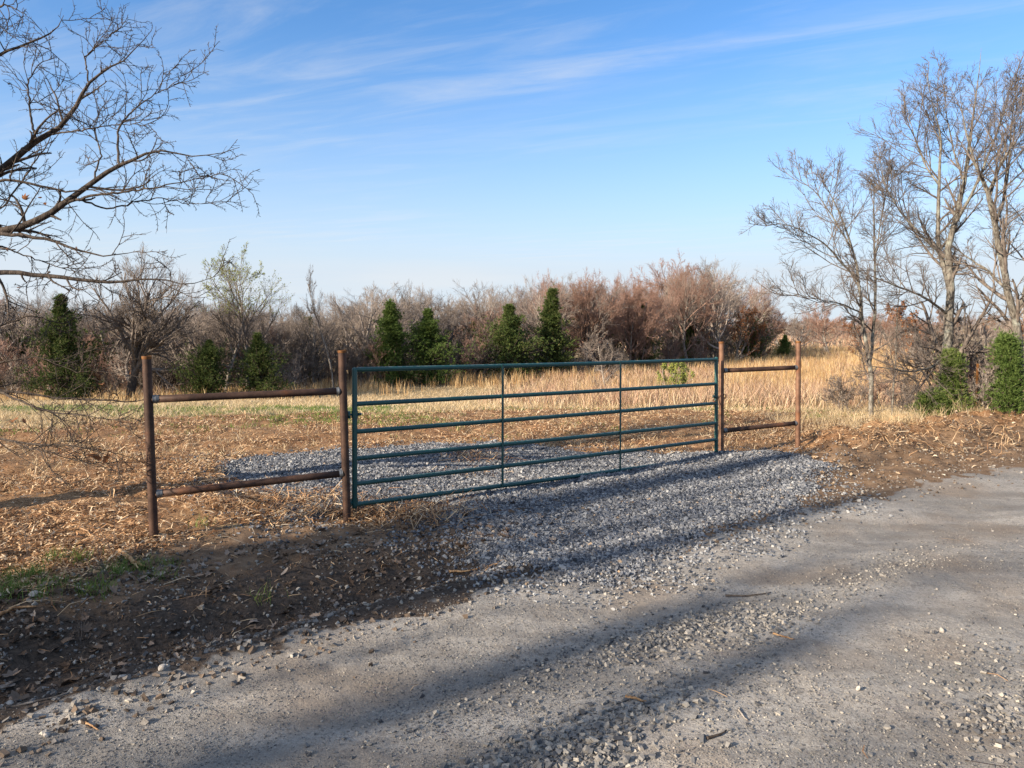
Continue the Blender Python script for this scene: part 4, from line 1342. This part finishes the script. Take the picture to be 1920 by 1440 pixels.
# ------------------------------------------------------------------ roadside trees behind and left of the viewer (unseen, crowns squeezed narrow to throw shade bands on the road)
shade = [
    # metres back along the shadow direction, metres to the left, height, half-width of crown, design
    (20, 5.5, 12.0, .75, 'e'), (17, 5.0, 9.4, .7, 'd'), (21, 4.4, 11.5, .5, 'bigoak'), (26, 5.9, 13.5, .6, 'a'), (13, 5.6, 6.8, .6, 'lone'),
    (15, 3.0, 8.6, .3, 'bigoak'), (20, 2.3, 11.0, .4, 'd'), (14, .9, 7.6, .3, 'e'), (17, 1.75, 9.0, .35, 'lone'), (12, 3.6, 6.2, .25, 'lone'), (22, -.3, 11, .4, 'd'), (21, -1.1, 11.5, .4, 'e'),
    (15, -2.6, 8.4, .5, 'd'), (18, -3.8, 9.5, .8, 'b'), (14, -5, 7.5, 1.2, 'lone'),
]
Dv = np.array([math.sin(SHADOW_AZ), math.cos(SHADOW_AZ)]); Nv = np.array([-Dv[1], Dv[0]])
for i, (t_, s_, h, w, k) in enumerate(shade):
    p = -Dv * t_ + Nv * s_
    D = DES[k]
    plant(D, KD.get(k, ('oak_tree',))[0], (p[0], p[1], gz1(p[0], p[1])), h, w * 1.9 / (D['w'] * h / D['h']), rz=i * 1.3, label='slender bare tree of the roadside row behind the viewer, out of the picture', cat='tree', group='slender roadside trees behind the viewer')
cedsh = [(20, 5.45, 9.6, 2), (23, 4.85, 12.4, 2), (22, 5.25, 12.2, 2), (25, 4.4, 12.6, 2), (16, 4.5, 7.4, 2), (27, 5.7, 14, 2), (17, 2.85, 8.2, 2), (24, 2.35, 11.0, 2), (14, 1.15, 6.6, 2), (20, .35, 9.2, 2), (16, -.75, 7.6, 2), (24, -1.6, 11, 2), (18, -2.7, 8.6, 2), (29, .9, 12.5, 2), (19, 4.15, 8.4, 2), (21, 6.1, 9.0, 2)]
for i, (t_, s_, h, k) in enumerate(cedsh):
    p = -Dv * t_ + Nv * s_
    plant(CED[k], 'cedar_tree', (p[0], p[1], gz1(p[0], p[1])), h, .19, label='narrow cedar beside the road behind the viewer, out of the picture', cat='tree', group='cedars behind the viewer')
# ------------------------------------------------------------------ loose material on the ground
rs = np.random.default_rng(99)


def wedge(n, r0, r1, half=41, pw=0.0):
    """random ground points in front of the viewer; density falls with distance squared (pw=0) or slower"""
    a = np.radians(rs.uniform(-half, half, n))
    u = rs.random(n)
    if pw == 0: r = r0 * (r1 / r0) ** u
    else: r = (r0 ** pw + (r1 ** pw - r0 ** pw) * u) ** (1 / pw)
    return r * np.sin(a), r * np.cos(a)


def accept(x, y, w):
    k = rs.random(len(x)) < w
    return x[k], y[k]


CUBE = np.array([(-1, -1, -1), (1, -1, -1), (1, 1, -1), (-1, 1, -1), (-1, -1, 1), (1, -1, 1), (1, 1, 1), (-1, 1, 1)], float) * .5
CT = np.array([(0, 2, 1), (0, 3, 2), (4, 5, 6), (4, 6, 7), (0, 1, 5), (0, 5, 4), (1, 2, 6), (1, 6, 5), (2, 3, 7), (2, 7, 6), (3, 0, 4), (3, 4, 7)])


def rotm(n, tilt):
    a = rs.random(n) * 2 * math.pi; b = rs.normal(size=n) * tilt; c = rs.normal(size=n) * tilt
    ca_, sa_, cb, sb, cc, sc = np.cos(a), np.sin(a), np.cos(b), np.sin(b), np.cos(c), np.sin(c)
    Z = np.zeros(n); O = np.ones(n)
    Rz = np.stack([ca_, -sa_, Z, sa_, ca_, Z, Z, Z, O], 1).reshape(n, 3, 3)
    Rx = np.stack([O, Z, Z, Z, cb, -sb, Z, sb, cb], 1).reshape(n, 3, 3)
    Ry = np.stack([cc, Z, sc, Z, O, Z, -sc, Z, cc], 1).reshape(n, 3, 3)
    return Rz @ Rx @ Ry


def stones(mb, x, y, size, flat=.6, tilt=.5, sink=.15):
    n = len(x)
    if not n: return
    z = H(x, y)
    sz = size[:, None, None]
    sc = np.stack([rs.uniform(.7, 1.4, n), rs.uniform(.6, 1.0, n), rs.uniform(flat * .6, flat * 1.3, n)], 1)[:, None, :]
    v = CUBE[None] * (1 + rs.uniform(-.42, .12, (n, 8, 3))) + rs.uniform(-.16, .16, (n, 8, 3))
    v = v * sc * sz
    v = np.einsum('nij,nkj->nki', rotm(n, tilt), v)
    v += np.stack([x, y, z + size * (flat * .5 - sink)], 1)[:, None, :]
    mb.add(v, None, (CT[None] + np.arange(n)[:, None, None] * 8))


def strips(mb, x, y, L, W, lift=.01, up=.12, curl=.35):
    n = len(x)
    z = H(x, y)
    a = rs.random(n) * 2 * math.pi
    d = np.stack([np.cos(a), np.sin(a), rs.normal(size=n) * up], 1)
    s = np.stack([-np.sin(a), np.cos(a), rs.normal(size=n) * .4], 1)
    s = nrm(s)
    c = np.stack([x, y, z + lift * rs.random(n)], 1)
    bend = np.stack([rs.normal(size=n) * curl, rs.normal(size=n) * curl, np.abs(rs.normal(size=n)) * curl * .5], 1) * L[:, None] * .3
    A_, Bm, C_ = c - d * L[:, None] / 2, c + bend + np.array([0, 0, .004]), c + d * L[:, None] / 2
    w = s * W[:, None] / 2
    v = np.stack([A_ - w * .6, A_ + w * .6, Bm - w, Bm + w, C_ - w * .5, C_ + w * .5], 1)
    k = np.arange(n)[:, None] * 6
    q = np.concatenate([k + [0, 1, 3, 2], k + [2, 3, 5, 4]], 1).reshape(-1, 4)
    mb.add(v, q)


def blades(mb, x, y, hgt, wid, lean=.25, bend=.5, z=None):
    n = len(x)
    if z is None: z = H(x, y)
    a = rs.random(n) * 2 * math.pi
    s = np.stack([np.cos(a), np.sin(a), np.zeros(n)], 1)
    ln = np.stack([rs.normal(size=n) * lean, rs.normal(size=n) * lean, np.ones(n)], 1)
    bd = np.stack([rs.normal(size=n) * bend, rs.normal(size=n) * bend, -np.abs(rs.normal(size=n)) * bend * .5], 1)
    b = np.stack([x, y, z - .01], 1)
    m = b + ln * hgt[:, None] * .55
    t = m + (ln + bd) * hgt[:, None] * .45
    w = s * wid[:, None] / 2
    v = np.stack([b - w, b + w, m - w * .8, m + w * .8, t], 1)
    k = np.arange(n)[:, None] * 5
    mb.add(v, (k + [0, 1, 3, 2]), (k + [2, 3, 4]))


def clumped(n, r0, r1, half, per, rad, wf, pw=0.0):
    """tufts: cluster centres accepted by wf(x,y), then per blades scattered round each"""
    x, y = wedge(n, r0, r1, half, pw)
    x, y = accept(x, y, wf(x, y))
    k = np.repeat(np.arange(len(x)), per)
    r = rs.normal(size=(len(k), 2)) * rad
    return x[k] + r[:, 0], y[k] + r[:, 1], k, len(x)


# crushed stone of the drive
x, y = wedge(380000, 4.8, 13.5, 36)
m_ = masks(x, y)
x, y = accept(x, y, m_['grav'] ** 1.5)
mb = MB(); stones(mb, x, y, rs.gamma(6, .0024, len(x)) + .004, .7, .6, .1)
x, y = wedge(60000, 4.3, 12, 38)
m_ = masks(x, y)
w = sstep(.75, 0, m_['sd'] + (fbm(x * 1.5, y * 1.5, 280, 3) - .5)) * (1 - m_['grav'])
x, y = accept(x, y, w * .8)
stones(mb, x, y, rs.uniform(.008, .026, len(x)), .7, .5, .15)
o = mb.build('gravel', M['stone'], None, False); tag(o, 'blue-grey crushed stone covering the driveway', 'gravel', None, 'stuff')

# stones on the road
mb = MB()
x, y = wedge(60000, 2.0, 16, 42)
m_ = masks(x, y)
pt = fbm(x * .9 + 3, y * .9, 201, 4)
inroad = sstep(.05, -.15, m_['e'])
ridge = np.exp(-((m_['e'] + 1.85) / .45) ** 2) + .8 * np.exp(-((m_['e'] + 3.3) / .4) ** 2)
w = inroad * np.clip(.05 + sstep(.52, .68, pt) * (.12 + .5 * ridge) + .10 * ridge * sstep(.4, .65, pt), 0, 1)
x, y = accept(x, y, w)
stones(mb, x, y, rs.uniform(.003, .012, len(x)) * (1 + .9 * (rs.random(len(x)) < .08)), .6, .3, .1)
x, y = wedge(110000, 2.0, 13, 42)
m_ = masks(x, y)
x, y = accept(x, y, sstep(.1, -.1, m_['e']) * (.12 + .88 * sstep(.42, .62, fbm(x * 1.3, y * 1.3, 205, 4))))
stones(mb, x, y, rs.uniform(.0025, .0075, len(x)), .7, .3, .15)
# the heaps of larger loose stone in the foreground
for (px, py, sx, sy, n, a_, b_) in ((1300, 1175, .30, .09, 750, .010, .030), (1180, 1200, .35, .14, 450, .008, .024), (1040, 1395, .50, .10, 800, .010, .032), (1440, 1170, .3, .08, 350, .008, .026), (1850, 1230, .35, .2, 350, .006, .022), (1090, 1430, .3, .08, 350, .012, .034),
                                    (1880, 1340, .3, .15, 500, .01, .028), (1620, 1080, .7, .12, 700, .008, .02), (1250, 1080, .5, .06, 350, .008, .018), (960, 1290, .5, .1, 500, .008, .022)):
    gx_, gy_ = G(px, py)
    a = rs.normal(size=(n, 2))
    X = gx_ + a[:, 0] * sx * .79 - a[:, 1] * sy * .6; Y = gy_ + a[:, 0] * sx * .6 + a[:, 1] * sy * .79
    stones(mb, X, Y, rs.uniform(a_, b_, n) * rs.uniform(.5, 1, n), .65, .4, .1)
o = mb.build('road_gravel', M['roadstone'], None, False); tag(o, 'loose grey and tan stones scattered and heaped on the dirt road', 'gravel', None, 'stuff')

# stones of the verge and ditch
mb = MB()
x, y = wedge(90000, 2.6, 15, 42)
m_ = masks(x, y); e = m_['e']
line = np.exp(-((e + (fbm(x, y, 210, 3) - .5) * .4 - .22) / .16) ** 2)
w = np.clip(line * .8 * sstep(.38, .55, fbm(x * 2, y * 2, 211, 3)) + .22 * np.exp(-((e + .1) / .2) ** 2) + .13 * sstep(0, .2, e) * sstep(2.4, 1.2, e), 0, 1) * (1 - m_['grav'])
x, y = accept(x, y, w)
stones(mb, x, y, rs.uniform(.008, .03, len(x)) * rs.uniform(.6, 1.3, len(x)), .6, .4, .15)
x, y = wedge(60000, 4.0, 15, 42); m_ = masks(x, y)
w = sstep(0, .3, m_['e']) * sstep(2.9, 1.7, m_['e']) * (1 - m_['grav']) * .9 * sstep(.35, .6, fbm(x * 2.5, y * 2.5, 219, 3))
x, y = accept(x, y, w)
stones(mb, x, y, rs.uniform(.006, .02, len(x)), .8, .6, .2)
o = mb.build('verge_stones', island_mat('verge_stone', [(0, (.06, .045, .035)), (.45, (.15, .11, .08)), (.75, (.20, .19, .18)), (.93, (.32, .28, .23)), (1, (.5, .46, .4))], .9, noise_amt=.5), None, False)
tag(o, 'stones and clods in the dark ditch and dirt verge', 'stones', None, 'stuff')

# single rocks
ICO = None


def rock(px, py, s, label, grey=False):
    rg = np.random.default_rng(int(px * 7 + py))
    x, y = G(px, py)
    import bmesh
    bm = bmesh.new(); bmesh.ops.create_icosphere(bm, subdivisions=3, radius=1.0)
    v = np.array([q.co[:] for q in bm.verts]); f = [[w.index for w in q.verts] for q in bm.faces]; bm.free()
    for _ in range(9):      # chop flat faces
        nn = nrm(rg.normal(size=3)); dcut = rg.uniform(.55, .85)
        dd_ = v @ nn
        v = v - np.maximum(dd_ - dcut, 0)[:, None] * nn
    v *= (1 + rg.normal(size=(len(v), 1)) * .012)
    v = v * np.array([1.0, .75, .62]) * s / 2
    mb = MB(); mb.add(v, None, f)
    o = mb.build('rock', M['stone'] if grey else M['rock'], None, False)
    o.location = (x, y, gz1(x, y) + s * .16); o.rotation_euler = (rg.normal() * .2, rg.normal() * .2, rg.uniform(0, 6))
    tag(o, label, 'rock')


for a_ in ((846, 1054, .105, 'pale rounded rock at the lower edge of the gravel near the dirt bank'), (652, 1024, .075, 'pale flat rock on the bare dirt below the second fence post'), (86, 1378, .04, 'small pale stone at the lower left corner beside the road edge'),
           (67, 1152, .075, 'grey-white rock in the weeds at the left edge'), (18, 1306, .04, 'light stone in the ditch at the far left'), (970, 1212, .03, 'single small dark stone on the smooth grey part of the road'),
           (1290, 1185, .05, 'largest stone of the heap in the middle of the road'), (1470, 1169, .04, 'stone at the right end of the heap on the road'), (229, 1260, .05, 'angular stone standing in the stony line of the ditch'),
           (1610, 1292, .04, 'pale stone lying on the right side of the road'), (1765, 1184, .045, 'flat stone on the road right of the heap'), (305, 1262, .055, 'slab of dark stone in the ditch'), (1113, 1050, .06, 'blocky pale stone at the front edge of the gravel'), (880, 1148, .03, 'small dark stone on the road below the ditch end')):
    rock(*a_)

# shredded mulch
mb = MB()
x, y = wedge(230000, 4.2, 19, 42)
m_ = masks(x, y)
w = np.clip(m_['mul'] * (1 - m_['grav']), 0, 1) * (.15 + .85 * sstep(.35, .6, fbm(x * 1.4, y * 1.4, 220, 3)))
x, y = accept(x, y, w)
r = np.hypot(x, y)
strips(mb, x, y, rs.gamma(1.8, .015, len(x)) + .012 + r * .001, rs.uniform(.003, .012, len(x)) + r * .0004, .03, .3)
x, y = wedge(7000, 6, 18, 42); m_ = masks(x, y)
x, y = accept(x, y, m_['mul'] * (1 - m_['grav']))
strips(mb, x, y, rs.gamma(3, .03, len(x)) + .04, rs.uniform(.004, .012, len(x)), .05, .25, .6)
x, y = wedge(9000, 3, 14, 42); m_ = masks(x, y)        # straw on the dirt and a few on the drive
x, y = accept(x, y, np.clip(sstep(.3, 1, m_['e']) * .9 * (1 - m_['grav']) * (1 - m_['mul']) + .02 * m_['grav'] + .006 * m_['road'], 0, 1))
strips(mb, x, y, rs.gamma(2.5, .03, len(x)) + .02, rs.uniform(.002, .006, len(x)), .01, .1)
for (px, py, sx, sy, n) in ((880, 858, .25, .1, 160), (560, 942, .35, .14, 420), (740, 958, .35, .12, 420), (470, 950, .3, .15, 380), (790, 975, .25, .1, 260), (620, 968, .3, .06, 220), (1790, 830, .9, .2, 700), (1700, 850, .6, .15, 400), (890, 893, .2, .03, 40), (900, 870, .3, .05, 60)):
    gx_, gy_ = G(px, py)
    X = gx_ + rs.normal(size=n) * sx; Y = gy_ + rs.normal(size=n) * sy * 1.6
    strips(mb, X, Y, rs.gamma(3, .04, n) + .03, rs.uniform(.004, .010, n), .09, .45, .8)
o = mb.build('mulch', M['mulch'], None, False); tag(o, 'orange-brown shredded wood mulch and straw over the cleared ground', 'mulch', None, 'stuff')

# leaf litter in the ditch and on the bank
mb = MB()
x, y = wedge(11000, 2.8, 12, 41)
m_ = masks(x, y)
w = sstep(.25, .6, m_['e']) * sstep(2.0, 1.3, m_['e']) * sstep(1.2, -.4, x) * (.15 + .85 * sstep(.42, .6, fbm(x * 1.8, y * 1.8, 230, 3)))
w = w + .03 * sstep(.3, 1.2, m_['e'])
x, y = accept(x, y, np.clip(w, 0, 1))
z = H(x, y)
for i in range(len(x)):
    nn_ = nrm(np.array([rs.normal() * .35, rs.normal() * .35, 1.]))
    dead_leaf(mb, rs, np.array([x[i], y[i], z[i] + .012]), rs.uniform(.03, .075), nn_)
o = mb.build('leaf_litter', M['leaflitter'], None, False); tag(o, 'grey-brown fallen oak leaves lying along the ditch', 'leaves', None, 'stuff')

mb = MB()
x, y = wedge(16000, 6, 16, 42)
m_ = masks(x, y)
x, y = accept(x, y, np.clip(sstep(2.6, 4.4, x) * sstep(.2, .9, m_['e']) * sstep(4.2, 2.6, m_['e']) * (.25 + .75 * sstep(.4, .6, fbm(x * 1.5, y * 1.5, 231, 3))) + .05 * m_['mul'], 0, 1) * (1 - m_['grav']))
z = H(x, y)
for i in range(len(x)):
    dead_leaf(mb, rs, np.array([x[i], y[i], z[i] + .015]), rs.uniform(.02, .06), nrm(np.array([rs.normal() * .5, rs.normal() * .5, 1.])))
o = mb.build('dry_leaves', M['leaftan'], None, False); tag(o, 'tan dry leaves over the dirt mound at the right roadside', 'leaves', None, 'stuff')

# green tufts on the left bank
mb = MB()
def wbank(x, y):
    e = edge_dist(x, y)
    return sstep(.9, 1.2, e) * sstep(2.1, 1.6, e) * sstep(-2.1, -2.7, x) * sstep(.40, .6, fbm(x * 3, y * 3, 240, 3))
x, y, k, nk = clumped(1500, 3.6, 7, 41, 34, .035, wbank)
hh = (rs.uniform(.04, .12, nk))[k] * rs.uniform(.5, 1.2, len(k))
blades(mb, x, y, hh, rs.uniform(.002, .0045, len(x)), .35, .4)
for px, py, n in ((310, 1095, 40), (495, 1098, 30), (380, 990, 34), (60, 1090, 160), (180, 1130, 80), (20, 1100, 90), (100, 1060, 70), (150, 1060, 60), (90, 1150, 50), (10, 1140, 60)):
    gx_, gy_ = G(px, py)
    X = gx_ + rs.normal(size=n) * .05; Y = gy_ + rs.normal(size=n) * .05
    blades(mb, X, Y, rs.uniform(.05, .15, n), rs.uniform(.002, .005, n), .3, .4)
# young green in the field
def wgreen(x, y): return masks(x, y)['green'] * .9
x, y, k, nk = clumped(26000, 10, 26, 42, 6, .05, wgreen)
blades(mb, x, y, rs.uniform(.03, .09, len(x)), rs.uniform(.006, .014, len(x)), .4, .4)
o = mb.build('green_grass', M['greengrass'], None, False); tag(o, 'fresh green grass on the left bank and in field patches', 'grass', None, 'stuff')

# short dry pasture
mb = MB()
def wdry(x, y):
    m_ = masks(x, y)
    return np.clip((1 - m_['mul'] * .88) * sstep(2.2, 3.2, m_['e']) * (1 - m_['grav']) * (1 - .8 * m_['green']), 0, 1)
x, y, k, nk = clumped(52000, 9, 60, 43, 7, .07, wdry, .6)
r = np.hypot(x, y)
blades(mb, x, y, rs.uniform(.03, .13, len(x)) * (1 + .5 * (fbm(x, y, 300, 3) > .55)), rs.uniform(.002, .005, len(x)) + r * .0003, .6, .6)
# dry grass at the fence line and mound, right
def wr(x, y):
    e = edge_dist(x, y)
    return sstep(1.8, 2.4, e) * sstep(5.5, 3.5, e) * sstep(4.2, 5.5, x) * sstep(.35, .6, fbm(x * 1.2, y * 1.2, 250, 3))
x, y, k, nk = clumped(9000, 9, 22, 42, 22, .07, wr)
hh = rs.uniform(.10, .38, nk)[k] * rs.uniform(.5, 1.1, len(k))
blades(mb, x, y, hh, rs.uniform(.003, .006, len(x)), .35, .5)
o = mb.build('dry_grass', M['drygrass'], None, False); tag(o, 'short pale dry pasture grass beyond the fence', 'grass', None, 'stuff')


def edgeY(x, y):
    """how far a field point stands in front of the wood edge (metres)"""
    px = 960 + 1400 * x / np.maximum(y, 1)
    return Yedge(px) - y


# tall golden bluestem: fringe along the wood and the sweep at the right
mb = MB()
def wt(x, y):
    d = edgeY(x, y); px = 960 + 1400 * x / y
    fr_ = sstep(6.5, 3.0, d + (fbm(x * .4, y * .4, 260, 3) - .5) * 6) * sstep(-4, -.5, d) * sstep(.30, .55, fbm(x * .6, y * .6, 261, 3))
    mid = sstep(900, 1150, px) * sstep(19, 23, y + 5 * (fbm(x * .3, y * .3, 262, 3) - .5)) * sstep(.42, .64, fbm(x * .25, y * .25, 263, 3)) * .5
    gold = sstep(1330, 1380, px) * sstep(28, 36, y)
    return np.clip(np.maximum(np.maximum(fr_, mid), gold), 0, 1) * (d > -6)
x, y, k, nk = clumped(30000, 19, 95, 44, 8, .10, wt, .8)
r = np.hypot(x, y)
pxx = 960 + 1400 * x / y
hh = rs.uniform(.35, .95, nk)[k] * rs.uniform(.7, 1.1, len(k)) * np.interp(pxx, [200, 700, 1000], [.5, .75, 1])
blades(mb, x, y, hh, rs.uniform(.006, .011, len(x)) + r * .0002, .10, .18)
o = mb.build('bluestem_grass', M['tallgrass'], None, False); tag(o, 'tall golden-orange bunch grass along the wood and across the far field', 'grass', None, 'stuff')

# pale and brown weeds of the middle field at the right
mb = MB()
def wb_(x, y):
    px = 960 + 1400 * x / y
    return np.clip(sstep(880, 1150, px) * sstep(16.8, 19.2, y + 4 * (fbm(x * .3, y * .3, 270, 3) - .5)) * (.35 + .65 * sstep(.35, .6, fbm(x * .35, y * .35, 271, 3))) + sstep(3, 0, edgeY(x, y)) * .25, 0, 1) * (edgeY(x, y) > -8)
x, y, k, nk = clumped(36000, 15, 85, 44, 9, .16, wb_, .8)
r = np.hypot(x, y)
hh = rs.uniform(.25, .8, nk)[k] * rs.uniform(.5, 1.1, len(k))
blades(mb, x, y, hh, rs.uniform(.006, .010, len(x)) + r * .0003, .35, .4)
x, y, k, nk = clumped(9000, 80, 600, 30, 8, .6, lambda x, y: (x > 0) * 1.0, .6)
r = np.hypot(x, y)
blades(mb, x, y, rs.uniform(.5, 1.0, len(x)), .05 + r * .0004, .2, .3)
o = mb.build('brown_weeds', M['brush'], None, False); tag(o, 'tangled brown and pinkish dry weeds in the field right of the gate', 'weeds', None, 'stuff')
mb = MB()
x, y, k, nk = clumped(22000, 14.5, 80, 44, 9, .16, wb_, .8)
r = np.hypot(x, y)
hh = rs.uniform(.2, .6, nk)[k] * rs.uniform(.5, 1.1, len(k))
blades(mb, x, y, hh, rs.uniform(.006, .010, len(x)) + r * .0003, .3, .5)
o = mb.build('pale_grass', M['drygrass'], None, False); tag(o, 'knee-high pale straw-coloured grass in the field right of the gate', 'grass', None, 'stuff')


# sticks and split wood lying about
def stick(pts, r, label, mat='wood', k=6):
    P = np.array([(*G(px, py), 0.0) for px, py in pts])
    P[:, 2] = H(P[:, 0], P[:, 1]) + r * 1.1
    q = smooth_path(np.c_[P, np.linspace(r, r * .4, len(P))], 10)
    c = q[0, :3].copy(); mb = MB()
    rg = np.random.default_rng(int(pts[0][0]))
    tube(mb, q[:, :3] - c + rg.normal(size=(10, 3)) * r * .14, q[:, 3] * rg.uniform(.85, 1.1, 10), k, True)
    o = mb.build('stick', M[mat]); o.location = c
    tag(o, label, 'stick')


stick([(842, 1040), (880, 1044), (935, 1052)], .010, 'long orange-brown stick just right of the pale rounded rock')
stick([(905, 1060), (925, 1050), (948, 1046)], .007, 'short bent stick crossing the end of the long orange stick')
stick([(225, 1050), (250, 1066), (272, 1072)], .020, 'thick split orange piece of wood on the bank below the first post')
stick([(215, 1035), (260, 1030), (305, 1024)], .012, 'thin splintered wood at the foot of the first post')
stick([(1172, 1312), (1190, 1314), (1212, 1318)], .009, 'small pale wood chip on the road near the bottom heap of stones')
stick([(1360, 1110), (1400, 1114), (1445, 1110)], .008, 'dark twig lying across the middle of the road', 'barkdark')
stick([(160, 1352), (172, 1358), (184, 1363)], .005, 'tiny pale straw on the road edge at the lower left')
stick([(0, 1328), (60, 1322), (110, 1312), (150, 1296)], .007, 'long grey twig lying in the ditch at the left edge', 'bark')
stick([(1450, 1187), (1475, 1193), (1490, 1198)], .006, 'reddish wood splinter in the stone heap on the road')
stick([(1325, 1389), (1350, 1382), (1362, 1375)], .007, 'dark twig at the bottom of the road right of the lower stone heap', 'barkdark')
stick([(0, 1180), (30, 1170), (70, 1166)], .012, 'orange stick in the weeds at the left edge')
stick([(1384, 1330), (1395, 1345), (1402, 1352)], .005, 'thin curved twig on the road', 'bark')
stick([(380, 735), (392, 722), (404, 706)], .02, 'pale broken branch leaning at the wood edge', 'bark')
# dry weed stalks on the left bank
for i, (px, py, h) in enumerate(((55, 1052, .42), (213, 1045, .38), (438, 1000, .22), (205, 1110, .30), (395, 1180, .16), (150, 1180, .2))):
    gx_, gy_ = G(px, py); z_ = gz1(gx_, gy_)
    rg = np.random.default_rng(300 + i)
    P, R = grow(rg, np.zeros((3, 3)), np.array([[0, 0, 1.]]) + rg.normal(size=(3, 3)) * .22, rg.uniform(.6, 1.1, 3) * h, np.full(3, .0022), np.full(3, .001), 8, .09)
    mb = MB(); tube(mb, P, R, 4)
    P2, R2 = kids(rg, P, R, 9, .3, 1, .4, 1.0, .03, .10, 4, .15, .03, .7, .0008, .7, .3, True); tube(mb, P2, R2, 3)
    o = mb.build('weed_stalk', M['twiglight']); o.location = (gx_, gy_, z_)
    tag(o, 'thin dry branching weed stalk, ' + ['furthest left on the bank', 'between the left edge and the first post', 'right of the first post', 'on the dark slope below the first post', 'in the leaf litter of the ditch', 'low in the weeds by the grey-white rock'][i], 'weed')
